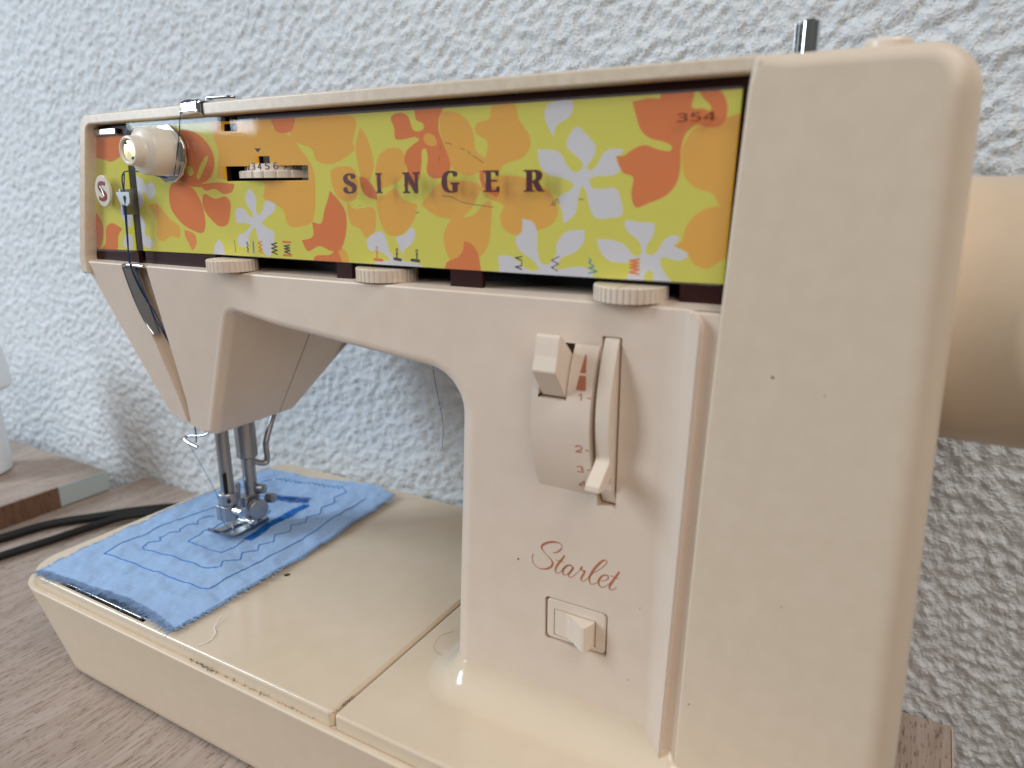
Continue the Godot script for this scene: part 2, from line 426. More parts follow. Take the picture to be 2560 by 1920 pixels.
	stroke(im, "pen", [-49.5,258.5,-48.8,258.9,-47.8,258.6], 0.18)
	stroke(im, "pen", [-116.5,253.5,-115.9,253.4,-115.2,253.8], 0.2)
	stroke(im, "pen", [-143.9,255.9,-143.8,255.6], 0.25)
	blob(im, "ink", [-200.3,278.6,-196.4,278.5,-198.5,277], false)
	return ImageTexture.create_from_image(im)


# ---------------------------------------------------------------- shape helpers
func round_poly(pts: Array, rad: Array, er := [], step := 0.003, seg := 6) -> Array:
	# outline with rounded corners, and the edge radius at each of its points
	var r := PackedVector2Array()
	var e := PackedFloat32Array()
	var n := pts.size()
	for i in n:
		var p: Vector2 = pts[i]
		var a: Vector2 = pts[(i - 1 + n) % n] - p
		var b: Vector2 = pts[(i + 1) % n] - p
		var d1 := a.normalized()
		var d2 := b.normalized()
		var ang := acos(clampf(d1.dot(d2), -1, 1))
		var t := minf(rad[i] / tan(ang / 2), 0.48 * minf(a.length(), b.length()))
		var re := t * tan(ang / 2)
		var c := p + (d1 + d2).normalized() * (re / sin(ang / 2))
		var s0 := p + d1 * t
		var s1 := p + d2 * t
		var f0 := (s0 - c).angle()
		var df := wrapf((s1 - c).angle() - f0, -PI, PI)
		var e0: float = er[(i - 1 + n) % n] if er.size() else 0.0
		var e1: float = er[i] if er.size() else 0.0
		for k in seg + 1:
			var u := float(k) / seg
			r.append(c + Vector2.from_angle(f0 + df * u) * re)
			e.append(lerpf(e0, e1, u))
		# straight run to the next corner
		var nx: Vector2 = pts[(i + 1) % n]
		var q: Vector2 = pts[(i + 2) % n] - nx
		var dn := (p - nx).normalized()
		var an := acos(clampf(dn.dot(q.normalized()), -1, 1))
		var tn := minf(rad[(i + 1) % n] / tan(an / 2), 0.48 * minf(b.length(), q.length()))
		var s2 := nx + dn * tn
		var cnt := int(s1.distance_to(s2) / step)
		for k in range(1, cnt):
			r.append(s1.lerp(s2, float(k) / cnt))
			e.append(e1)
	return [r, e]


func blur_edge(o: PackedVector2Array, e: PackedFloat32Array, reach: float) -> PackedFloat32Array:
	var r := PackedFloat32Array()
	for i in o.size():
		var s := 0.0
		var w := 0.0
		for k in range(-40, 41):
			var j := (i + k + o.size()) % o.size()
			var g := exp(-pow(o[i].distance_to(o[j]) / reach, 2))
			s += e[j] * g
			w += g
		r.append(s / w)
	return r


func pip(p: Vector2, poly: PackedVector2Array) -> bool:
	var hit := false
	var a := poly[poly.size() - 1]
	for b in poly:
		if (a.y <= p.y) != (b.y <= p.y) and p.x < a.x + (p.y - a.y) / (b.y - a.y) * (b.x - a.x):
			hit = not hit
		a = b
	return hit


func outline_normals(o: PackedVector2Array) -> PackedVector2Array:
	var r := PackedVector2Array()
	var n := o.size()
	for i in n:
		var d := Vector2.ZERO
		for k in [1, 2]:
			d = o[(i + k) % n] - o[(i - k + n) % n]
			if d.length() > 1e-7:
				break
		r.append(Vector2(d.y, -d.x).normalized())
	return r


func ccw(o: PackedVector2Array) -> PackedVector2Array:
	if Geometry2D.is_polygon_clockwise(o):
		o.reverse()
	return o


# o: counter-clockwise outline in the local xy plane; e: edge rounding at each point; zf, zb: front and back (numbers or functions of the point)
func prism(mb: MB, o: PackedVector2Array, e: PackedFloat32Array, zf: Variant, zb: Variant, holes := [], depth := [], grid := 0.0, cap_back := true, seg := 5) -> void:
	var n := o.size()
	var nr := outline_normals(o)
	var F := func(p: Vector2) -> float: return zf.call(p) if zf is Callable else zf
	var B := func(p: Vector2) -> float: return zb.call(p) if zb is Callable else zb
	var inner := PackedVector2Array()
	for i in n:
		inner.append(o[i] - nr[i] * e[i])
	var rings := []
	for k in seg + 1:
		var th := PI / 2 * k / seg
		var ring := PackedInt32Array()
		for i in n:
			var q := o[i] - nr[i] * e[i] * (1 - cos(th))
			var z: float = F.call(q) - e[i] * (1 - sin(th))
			var nn := Vector3(nr[i].x * cos(th), nr[i].y * cos(th), sin(th))
			ring.append(mb.p(Vector3(q.x, q.y, z), nn, q))
		rings.append(ring)
	var back := PackedInt32Array()
	for i in n:
		back.append(mb.p(Vector3(o[i].x, o[i].y, B.call(o[i])), Vector3(nr[i].x, nr[i].y, 0), o[i]))
	rings.push_front(back)
	for k in rings.size() - 1:
		var a: PackedInt32Array = rings[k]
		var b: PackedInt32Array = rings[k + 1]
		for i in n:
			var j := (i + 1) % n
			mb.q(a[i], a[j], b[j], b[i])
	# front face
	var corners := tile(inner, holes, grid if grid > 0.0 else 1.0)
	var ids := {}
	for q in corners:
		var key := Vector2i((q * 1e6).round())
		if not ids.has(key):
			var nn := Vector3(0, 0, 1)
			if zf is Callable:
				var d := 0.0006
				nn = Vector3((F.call(q - Vector2(d, 0)) - F.call(q + Vector2(d, 0))) / (2 * d), (F.call(q - Vector2(0, d)) - F.call(q + Vector2(0, d))) / (2 * d), 1)
			ids[key] = mb.p(Vector3(q.x, q.y, F.call(q)), nn, q)
	for k in corners.size() / 3:
		mb.t(ids[Vector2i((corners[3 * k] * 1e6).round())], ids[Vector2i((corners[3 * k + 1] * 1e6).round())], ids[Vector2i((corners[3 * k + 2] * 1e6).round())])
	for hi_ in holes.size():
		var h: PackedVector2Array = holes[hi_]
		var m := h.size()
		for i in m:
			var a := h[i]
			var b := h[(i + 1) % m]
			var w := Vector2(-(b - a).y, (b - a).x).normalized()
			if not pip((a + b) * 0.5 + w * 0.0002, h):
				w = -w
			var za: float = F.call(a)
			var zb2: float = F.call(b)
			mb.face(Vector3(a.x, a.y, za), Vector3(b.x, b.y, zb2), Vector3(b.x, b.y, zb2 - depth[hi_]), Vector3(a.x, a.y, za - depth[hi_]), Vector3(w.x, w.y, 0))
		var fl := PackedInt32Array()
		for q in h:
			fl.append(mb.p(Vector3(q.x, q.y, F.call(q) - depth[hi_]), Vector3(0, 0, 1), q))
		var tf := Geometry2D.triangulate_polygon(big(h))
		for k in tf.size() / 3:
			mb.t(fl[tf[3 * k]], fl[tf[3 * k + 1]], fl[tf[3 * k + 2]])
	if cap_back:
		var bi := PackedInt32Array()
		for q in o:
			bi.append(mb.p(Vector3(q.x, q.y, B.call(q)), Vector3(0, 0, -1), q))
		var tb := Geometry2D.triangulate_polygon(big(o))
		for k in tb.size() / 3:
			mb.t(bi[tb[3 * k]], bi[tb[3 * k + 1]], bi[tb[3 * k + 2]])


func big(poly: PackedVector2Array) -> PackedVector2Array:
	var q := PackedVector2Array()
	for p in poly:
		q.append(p * 1000.0)
	return q


# cuts an outline with holes into small pieces and triangulates them: a flat list of corners, three to a triangle
func tile(poly: PackedVector2Array, holes: Array, g: float) -> PackedVector2Array:
	var o := big(poly)
	var hs := []
	for h in holes:
		hs.append(big(h))
	var lo := o[0]
	var hi := o[0]
	for q in o:
		lo = lo.min(q)
		hi = hi.max(q)
	var out := PackedVector2Array()
	var nx := maxi(1, int(ceil((hi.x - lo.x) / (g * 1000.0))))
	var ny := maxi(1, int(ceil((hi.y - lo.y) / (g * 1000.0))))
	var d := Vector2((hi.x - lo.x) / nx, (hi.y - lo.y) / ny)
	for j in ny:
		for i in nx:
			var a := lo + Vector2(i, j) * d
			cell(o, hs, a, a + d, out, 0)
	return out


func cell(o: PackedVector2Array, hs: Array, a: Vector2, b: Vector2, out: PackedVector2Array, deep: int) -> void:
	var box_ := PackedVector2Array([a, Vector2(b.x, a.y), b, Vector2(a.x, b.y)])
	var pieces := Geometry2D.intersect_polygons(o, box_)
	for h in hs:
		var next: Array[PackedVector2Array] = []
		for p in pieces:
			next.append_array(Geometry2D.clip_polygons(p, h))
		pieces = next
	for p in pieces:
		if Geometry2D.is_polygon_clockwise(p) and deep < 5:
			var m := (a + b) * 0.5 + Vector2(0.0137, 0.0171)
			cell(o, hs, a, m, out, deep + 1)
			cell(o, hs, m, b, out, deep + 1)
			cell(o, hs, Vector2(m.x, a.y), Vector2(b.x, m.y), out, deep + 1)
			cell(o, hs, Vector2(a.x, m.y), Vector2(m.x, b.y), out, deep + 1)
			return
	for p in pieces:
		var t := Geometry2D.triangulate_polygon(p)
		for k in t:
			out.append(p[k] * 0.001)


func fillr(n: int, x: float) -> PackedFloat32Array:
	var r := PackedFloat32Array()
	r.resize(n)
	r.fill(x)
	return r


func dense(a: PackedVector2Array, step: float) -> PackedVector2Array:
	var r := PackedVector2Array()
	for i in a.size():
		var p := a[i]
		var q := a[(i + 1) % a.size()]
		var c := maxi(1, int(ceil(p.distance_to(q) / step)))
		for k in c:
			r.append(p.lerp(q, float(k) / c))
	return r


func rect(x0: float, y0: float, x1: float, y1: float, r := 0.0) -> PackedVector2Array:
	if r <= 0.0:
		return PackedVector2Array([Vector2(x0, y0), Vector2(x1, y0), Vector2(x1, y1), Vector2(x0, y1)])
	return round_poly([Vector2(x0, y0), Vector2(x1, y0), Vector2(x1, y1), Vector2(x0, y1)], [r, r, r, r], [], 0.01, 5)[0]


# a plate in the xy plane with rounded front edges
func slab(o: PackedVector2Array, z0: float, z1: float, r: float, m: String, holes := [], depth := [], tr := Transform3D()) -> ArrayMesh:
	var mb := MB.new()
	o = ccw(o)
	prism(mb, o, fillr(o.size(), r), z1, z0, holes, depth)
	return mb.mesh(mats[m], tr)


func box(lo: Vector3, hi: Vector3, r: float, m: String) -> ArrayMesh:
	var c := maxf(r * 0.6, 0.00012)
	return slab(rect(lo.x, lo.y, hi.x, hi.y, maxf(r, c)), lo.z, hi.z, r, m)


# outlines drawn in (x, -z) with height y: the plate lies flat
func flat_tr() -> Transform3D:
	return Transform3D(Basis(Vector3(1, 0, 0), Vector3(0, 0, -1), Vector3(0, 1, 0)), Vector3.ZERO)


# outlines drawn in (-z, y), extruded along +x
func side_tr() -> Transform3D:
	return Transform3D(Basis(Vector3(0, 0, -1), Vector3(0, 1, 0), Vector3(1, 0, 0)), Vector3.ZERO)


func lathe(prof: Array, tr: Transform3D, m: String, seg := 48) -> ArrayMesh:
	# prof: Vector2(radius, height) along local z; corners are kept crisp
	var mb := MB.new()
	for k in prof.size() - 1:
		var a: Vector2 = prof[k]
		var b: Vector2 = prof[k + 1]
		var d := (b - a).normalized()
		var nn := Vector2(d.y, -d.x)
		var na := nn
		var nb := nn
		if k > 0:
			var d0 := (a - prof[k - 1] as Vector2).normalized()
			if d0.dot(d) > 0.9:
				na = (nn + Vector2(d0.y, -d0.x)).normalized()
		if k + 2 < prof.size():
			var d3 := (prof[k + 2] as Vector2 - b).normalized()
			if d3.dot(d) > 0.9:
				nb = (nn + Vector2(d3.y, -d3.x)).normalized()
		var prev := -1
		for i in seg + 1:
			var c := Vector2.from_angle(TAU * i / seg)
			var x := mb.p(Vector3(c.x * a.x, c.y * a.x, a.y), Vector3(c.x * na.x, c.y * na.x, na.y))
			var y := mb.p(Vector3(c.x * b.x, c.y * b.x, b.y), Vector3(c.x * nb.x, c.y * nb.x, nb.y))
			if prev >= 0:
				if a.x > 1e-6: mb.t(prev, x, y)
				if b.x > 1e-6: mb.t(prev, y, prev + 1)
			prev = x
	return mb.mesh(mats[m], tr)


func along(axis: Vector3, at: Vector3) -> Transform3D:
	var z := axis.normalized()
	var x := (Vector3.UP if absf(z.y) < 0.9 else Vector3.RIGHT).cross(z).normalized()
	return Transform3D(Basis(x, z.cross(x), z), at)


func rod(a: Vector3, b: Vector3, r: float, m: String, ch := 0.0004, seg := 32) -> ArrayMesh:
	var l := a.distance_to(b)
	return lathe([Vector2(0, 0), Vector2(r - ch, 0), Vector2(r, ch), Vector2(r, l - ch), Vector2(r - ch, l), Vector2(0, l)], along(b - a, a), m, seg)


func curve3(pts: Array, sub := 6) -> PackedVector3Array:
	var r := PackedVector3Array()
	var n := pts.size()
	for i in n - 1:
		var p1: Vector3 = pts[i]
		var p2: Vector3 = pts[i + 1]
		var p0: Vector3 = pts[maxi(i - 1, 0)]
		var p3: Vector3 = pts[mini(i + 2, n - 1)]
		for k in sub:
			r.append(p1.cubic_interpolate(p2, p0, p3, float(k) / sub))
	r.append(pts[n - 1])
	return r


func add_tube(mb: MB, path: PackedVector3Array, r: float, seg := 8, fl := 1.0) -> void:
	var n := path.size()
	var prev := []
	var up := Vector3(0.13, 0.97, 0.21).normalized()
	for i in n:
		var d := (path[mini(i + 1, n - 1)] - path[maxi(i - 1, 0)]).normalized()
		var s := d.cross(up)
		if s.length() < 0.1:
			s = d.cross(Vector3(1, 0, 0.1))
		s = s.normalized()
		var w := s.cross(d).normalized()
		up = w
		var ring := []
		for k in seg:
			var a := TAU * k / seg
			var nn := s * cos(a) + w * sin(a)
			ring.append(mb.p(path[i] + s * cos(a) * r + w * sin(a) * r * fl, nn))
		if i > 0:
			for k in seg:
				mb.q(prev[k], prev[(k + 1) % seg], ring[(k + 1) % seg], ring[k])
		prev = ring
		if i == 0 or i == n - 1:
			var c := mb.p(path[i], -d if i == 0 else d)
			for k in seg:
				mb.t(c, ring[k], ring[(k + 1) % seg])


func tube(path: PackedVector3Array, r: float, m: String, seg := 8, fl := 1.0) -> ArrayMesh:
	var mb := MB.new()
	add_tube(mb, path, r, seg, fl)
	return mb.mesh(mats[m])


func letter(ch: String, x0: float, x1: float, y0: float, y1: float, z: float, m: String, font := "Droid Serif", bold := true, tr := Transform3D(), weight := 0.0) -> ArrayMesh:
	var f := SystemFont.new()
	f.font_names = PackedStringArray([font])
	f.font_weight = 700 if bold else 400
	var tm := TextMesh.new()
	tm.font = f
	tm.text = ch
	tm.font_size = 64
	tm.pixel_size = 0.01
	tm.depth = 0.1
	tm.curve_step = 1.0
	var a := tm.surface_get_arrays(0)
	var b := tm.get_aabb()
	var v: PackedVector3Array = a[Mesh.ARRAY_VERTEX]
	for i in v.size():
		var q := (v[i] - b.position) / b.size
		v[i] = tr * Vector3(lerpf(x0, x1, q.x), lerpf(y0, y1, q.y), z + (q.z - 1.0) * 0.00025)
	if weight > 0.0:
		var nv := PackedVector3Array()
		var nn := PackedVector3Array()
		var ni := PackedInt32Array()
		var old: PackedInt32Array = a[Mesh.ARRAY_INDEX]
		var on: PackedVector3Array = a[Mesh.ARRAY_NORMAL]
		for k in 5:
			for i in v.size():
				nv.append(v[i] + Vector3((k - 2) * 0.5 * weight, 0, k * 0.000011))
				nn.append(on[i])
			for i in old:
				ni.append(i + k * v.size())
		v = nv
		a = []
		a.resize(Mesh.ARRAY_MAX)
		a[Mesh.ARRAY_NORMAL] = nn
		a[Mesh.ARRAY_INDEX] = ni
	a[Mesh.ARRAY_VERTEX] = v
	var am := ArrayMesh.new()
	am.add_surface_from_arrays(Mesh.PRIMITIVE_TRIANGLES, a)
	am.surface_set_material(0, mats[m])
	return am


func ribbon(mb: MB, a: Array, zf: Variant = null) -> void:
	# flat ink stroke: x, y, width in millimetres
	var p := PackedVector2Array()
	var w := PackedVector2Array()
	for i in a.size() / 3:
		p.append(Vector2(a[3 * i], a[3 * i + 1]) * 0.001)
		w.append(Vector2(a[3 * i + 2], 0) * 0.001)
	p = smooth(p, false, 7)
	w = smooth(w, false, 7)
	var prev := -1
	for i in p.size():
		var d := (p[mini(i + 1, p.size() - 1)] - p[maxi(i - 1, 0)]).normalized()
		var s := Vector2(-d.y, d.x) * maxf(w[i].x, 0.0001) * 0.5
		var za := 0.00006
		if zf is Callable:
			za = zf.call(p[i]) + 0.00008
		var x := mb.p(Vector3(p[i].x + s.x, p[i].y + s.y, za), Vector3(0, 0, 1))
		mb.p(Vector3(p[i].x - s.x, p[i].y - s.y, za), Vector3(0, 0, 1))
		if prev >= 0:
			mb.q(prev, prev + 1, x + 1, x)
		prev = x


func knurled(c: Vector3, r: float, h: float, teeth: int, m: String, groove := 0.0008) -> ArrayMesh:
	var o := PackedVector2Array()
	for k in teeth:
		for s in [[0.0, groove], [0.1, 0.0001], [0.2, 0.0], [0.5, -0.00005], [0.8, 0.0], [0.9, 0.0001]]:
			var a: float = TAU * (k + s[0]) / teeth
			o.append(Vector2.from_angle(a) * (r - s[1]))
	var mb := MB.new()
	prism(mb, o, fillr(o.size(), 0.0005), h, 0.0, [], [], 0.0, true, 3)
	var tr := flat_tr()
	tr.origin = c
	return mb.mesh(mats[m], tr)


# ---------------------------------------------------------------- the setting
func build_wall() -> void:
	var x0 := -0.98
	var x1 := 0.42
	var y0 := -0.16
	var y1 := 0.56
	var st := 0.00125
	var nx := 1010
	var ny := int((y1 - y0) / st)
	var a := noise(1.0 / 0.0095, 3, 61)
	var b := noise(1.0 / 0.0044, 3, 62)
	var c := noise(1.0 / 0.05, 2, 63)
	var v := PackedVector3Array()
	v.resize((nx + 1) * (ny + 1))
	for j in ny + 1:
		for i in nx + 1:
			var fx := float(i) / nx
			var x := lerpf(x0, x1, fx + 0.32 * sin(fx * PI) / PI * 2.0 * 0.5)
			var y := y0 + j * st
			# trowelled roughcast: lumps dragged along a slant, with pits between them
			var u := x * 0.85 + y * 0.5
			var w := -x * 0.5 + y * 0.85
			var h := a.get_noise_2d(u * 0.8, w * 1.15)
			h = smoothstep(-0.5, 0.6, h) * 0.0017 + b.get_noise_2d(u, w) * 0.0011 + c.get_noise_2d(x, y) * 0.0006
			v[j * (nx + 1) + i] = Vector3(x, y, -0.1592 + h)
	var n := PackedVector3Array()
	n.resize(v.size())
	for j in ny + 1:
		for i in nx + 1:
			var l := v[j * (nx + 1) + maxi(i - 1, 0)]
			var r := v[j * (nx + 1) + mini(i + 1, nx)]
			var d := v[maxi(j - 1, 0) * (nx + 1) + i]
			var t := v[mini(j + 1, ny) * (nx + 1) + i]
			n[j * (nx + 1) + i] = (r - l).cross(t - d).normalized()
	var ix := PackedInt32Array()
	ix.resize(nx * ny * 6)
	var k := 0
	for j in ny:
		for i in nx:
			var s := j * (nx + 1) + i
			for e in [s, s + nx + 1, s + 1, s + 1, s + nx + 1, s + nx + 2]:
				ix[k] = e
				k += 1
	var arr := []
	arr.resize(Mesh.ARRAY_MAX)
	arr[Mesh.ARRAY_VERTEX] = v
	arr[Mesh.ARRAY_NORMAL] = n
	arr[Mesh.ARRAY_INDEX] = ix
	var me := ArrayMesh.new()
	me.add_surface_from_arrays(Mesh.PRIMITIVE_TRIANGLES, arr)
	me.surface_set_material(0, mats.plaster)
	tag(obj("wall", me), "white rough plastered wall behind the sewing machine", "", "", "structure")


func root(called: String, at: Vector3, label: String, category: String, group := "") -> Node3D:
	var o := Node3D.new()
	o.name = numbered(called)
	add_child(o, true)
	o.position = at
	tag(o, label, category, group)
	return o


func sub(called: String, me: Mesh, parent: Node3D) -> MeshInstance3D:
	# a mesh in world coordinates put under a thing
	var o := obj(called, me, parent)
	if parent != machine:
		o.position = -parent.position
	return o


func build_tables() -> void:
	var t := root("table", Vector3(-0.23, -0.026, 0.2), "pale oak table that the sewing machine stands on", "table")
	sub("table_top", box(Vector3(-0.5605, -0.026, -0.155), Vector3(0.0932, 0, 0.24), 0.0006, "oak"), t)
	sub("edge_strip", box(Vector3(0.0934, -0.026, -0.155), Vector3(0.0942, -0.0002, 0.24), 0.0001, "edge_band"), t)
	var d := root("side_table", Vector3(-0.8, -0.026, 0.2), "slightly higher wooden table at the far left with brown edge", "table")
	sub("table_top", box(Vector3(-1.2, -0.026, -0.122), Vector3(-0.5625, 0.0185, 0.75), 0.0006, "oak"), d)
	sub("edge_strip", box(Vector3(-0.5622, -0.024, -0.0795), Vector3(-0.5612, 0.0180, 0.75), 0.0002, "oak_edge"), d)
	var cap := sub("end_cap", box(Vector3(-0.5622, 0.0005, -0.1222), Vector3(-0.5608, 0.0186, -0.0797), 0.0004, "pale_cap"), d)
	tag(cap, "pale grey cap on the table edge next to the wall")
	var b := root("bottle", Vector3(-0.652, 0.0185, -0.0625), "white plastic bottle with wide cap cut by the left edge", "bottle")
	sub("bottle_body", lathe([Vector2(0, 0.0187), Vector2(0.021, 0.0187), Vector2(0.0245, 0.0215), Vector2(0.0252, 0.028), Vector2(0.0245, 0.06), Vector2(0.0238, 0.092), Vector2(0, 0.092)], along(Vector3.UP, Vector3(-0.652, 0, -0.0625)), "white_plastic"), b)
	sub("bottle_cap", lathe([Vector2(0, 0.0921), Vector2(0.0255, 0.0921), Vector2(0.0345, 0.0955), Vector2(0.0362, 0.099), Vector2(0.0345, 0.118), Vector2(0.0325, 0.131), Vector2(0.029, 0.1335), Vector2(0, 0.1338)], along(Vector3.UP, Vector3(-0.652, 0, -0.0625)), "white_plastic"), b)
	var c1 := curve3([Vector3(-0.58, 0.0036, 0.13), Vector3(-0.55, 0.0036, 0.03), Vector3(-0.5365, 0.0036, -0.0201), Vector3(-0.5284, 0.0036, -0.0528), Vector3(-0.5078, 0.0036, -0.0812), Vector3(-0.4898, 0.0036, -0.1044), Vector3(-0.4648, 0.0036, -0.1264), Vector3(-0.42, 0.0036, -0.145), Vector3(-0.36, 0.0036, -0.1485)], 10)
	tag(obj("power_cord", tube(c1, 0.0034, "rubber", 14)), "thick black cord on the table, the one farther from the viewer", "cord", "black cords on the table")
	var c2 := curve3([Vector3(-0.53, 0.0034, 0.14), Vector3(-0.513, 0.0034, 0.05), Vector3(-0.5067, 0.0034, -0.0058), Vector3(-0.5005, 0.0034, -0.0377), Vector3(-0.4953, 0.0035, -0.0706), Vector3(-0.4836, 0.0045, -0.0952), Vector3(-0.455, 0.0036, -0.120), Vector3(-0.42, 0.0036, -0.136), Vector3(-0.36, 0.0036, -0.14)], 10)
	tag(obj("pedal_cord", tube(c2, 0.0030, "rubber", 14)), "thinner black cord on the table, the one nearer the viewer", "cord", "black cords on the table")


# ---------------------------------------------------------------- the machine
func front(p: Vector2) -> float:
	var rise := clampf((p.x + 0.0128 + (0.226 - p.y) * 0.0275) / 0.0080, 0.0, 1.2)
	return 0.0036 * rise * rise - maxf(0.226 - p.y, 0.0) * 0.214 * (1.0 - smoothstep(-0.229, -0.188, p.x))


func boss_z(p: Vector2) -> float:
	var dy := p.y - 0.1845
	return sqrt(maxf(0.0526 * 0.0526 - dy * dy, 0.0)) - 0.0450


func build_body() -> void:
	var V := func(a, b): return Vector2(a, b) * 0.001
	var pts := [V.call(-332.6, 226), V.call(-302.9, 140.3), V.call(-277.6, 132.8), V.call(-269.6, 133.3), V.call(-226.5, 206.6), V.call(-96.4, 193.9), V.call(-102.9, 56.0), V.call(-8.2, 56.0), V.call(-3.3, 226.2)]
	var rp := round_poly(pts, [0.0006, 0.003, 0.003, 0.003, 0.008, 0.016, 0.001, 0.001, 0.0055], [0.0022, 0.003, 0.004, 0.0048, 0.0042, 0.0085, 0.001, 0.0012, 0.0009], 0.002, 8)
	var o: PackedVector2Array = rp[0]
	var e := blur_edge(o, rp[1], 0.005)
	for i in o.size():  # the ledge edge stays crisp
		if o[i].y > 0.2245:
			e[i] = 0.0009
	var slot_long := dense(rect(-0.0377, 0.1537, -0.0306, 0.2149, 0.0003), 0.003)
	var slot_short := dense(rect(-0.0580, 0.1927, -0.0472, 0.2113, 0.0003), 0.003)
	var pocket := dense(rect(-0.0578, 0.0931, -0.0320, 0.1116, 0.0014), 0.003)
	var groove := dense(PackedVector2Array([V.call(-298.2, 224.6), V.call(-297.0, 213.0), V.call(-293.6, 189), V.call(-289.0, 152), V.call(-288.6, 138.5), V.call(-286.0, 137.6), V.call(-283.0, 152), V.call(-281.5, 176), V.call(-280.5, 196), V.call(-279.0, 224.6)]), 0.003)
	var mb := MB.new()
	prism(mb, o, e, front, -0.0655, [slot_long, slot_short, pocket, groove], [0.016, 0.014, 0.0035, 0.007], 0.006, false, 7)
	var body := part("main_body", mb.mesh(mats.cream_plastic))
	# rear half, its front kept a hair behind so that the seam is a real gap
	var rear := func(p: Vector2) -> float: return maxf(-0.1050, -0.0745 - (p.y - 0.1314) * 0.736)
	mb = MB.new()
	prism(mb, o, fillr(o.size(), 0.0003), -0.0664, rear, [], [], 0.02, true, 2)
	tag(part("rear_cover", mb.mesh(mats.cream_plastic)), "rear half of the machine head behind the brown seam")
	var small := PackedVector2Array()
	var nr := outline_normals(o)
	for i in o.size():
		small.append(o[i] - nr[i] * 0.0012)
	obj("seam_filler", slab(small, -0.0672, -0.0640, 0.0, "cream_plastic"), body)
	# ledge wedge that rises to the dial strip
	mb = MB.new()
	for s in [[-0.3278, -0.2913, 0.2266, 0.2264], [-0.2857, -0.1600, 0.2264, 0.2265], [-0.1600, -0.0700, 0.2265, 0.2270], [-0.0700, 0.0035, 0.2270, 0.2276]]:
		mb.face(Vector3(s[0], 0.2259, -0.0009), Vector3(s[1], 0.2259, -0.0009), Vector3(s[1], s[3], -0.0058), Vector3(s[0], s[2], -0.0058), Vector3(0, 0.98, 0.2))
		mb.face(Vector3(s[0], s[2], -0.0058), Vector3(s[1], s[3], -0.0058), Vector3(s[1], s[3] + 0.0003, -0.03), Vector3(s[0], s[2] + 0.0003, -0.03), Vector3.UP)
	obj("ledge", mb.mesh(mats.cream_plastic), body)
	# strip between the pillar and the end cover
	part("joint_strip", box(Vector3(-0.0085, 0.05, -0.1), Vector3(0.0065, 0.2257, 0.0018), 0.0006, "cream_plastic"))
	# fillet where the pillar grows out of the bed
	var foot: PackedVector2Array = round_poly([Vector2(-0.1027, 0.10), Vector2(-0.1027, 0.0), Vector2(-0.0060, 0.0), Vector2(-0.0060, 0.02)], [0.001, 0.010, 0.0005, 0.0005], [], 0.003, 14)[0]
	var fn := outline_normals(foot)
	mb = MB.new()
	var R := 0.0155
	var prev := []
	for k in 15:
		var th := PI / 2 * k / 14
		var ring := []
		for i in foot.size():
			var tilt := 0.00006 * 0
			var q := foot[i] + fn[i] * (R * (1 - sin(th)) - 0.0002)
			var yy := 0.0572 + R * (1 - cos(th)) + tilt
			# the pillar leans: its left face is a little further right higher up
			var nn := Vector3(fn[i].x * sin(PI / 2 - th), cos(PI / 2 - th), 0)
			var n3 := Vector3(fn[i].x * sin(th), cos(th), -fn[i].y * sin(th))
			ring.append(mb.p(Vector3(q.x, yy, -q.y), n3))
		if k > 0:
			for i in foot.size() - 1:
				mb.q(prev[i], prev[i + 1], ring[i + 1], ring[i])
		prev = ring
	obj("base_fillet", mb.mesh(mats.cream_gloss), body)


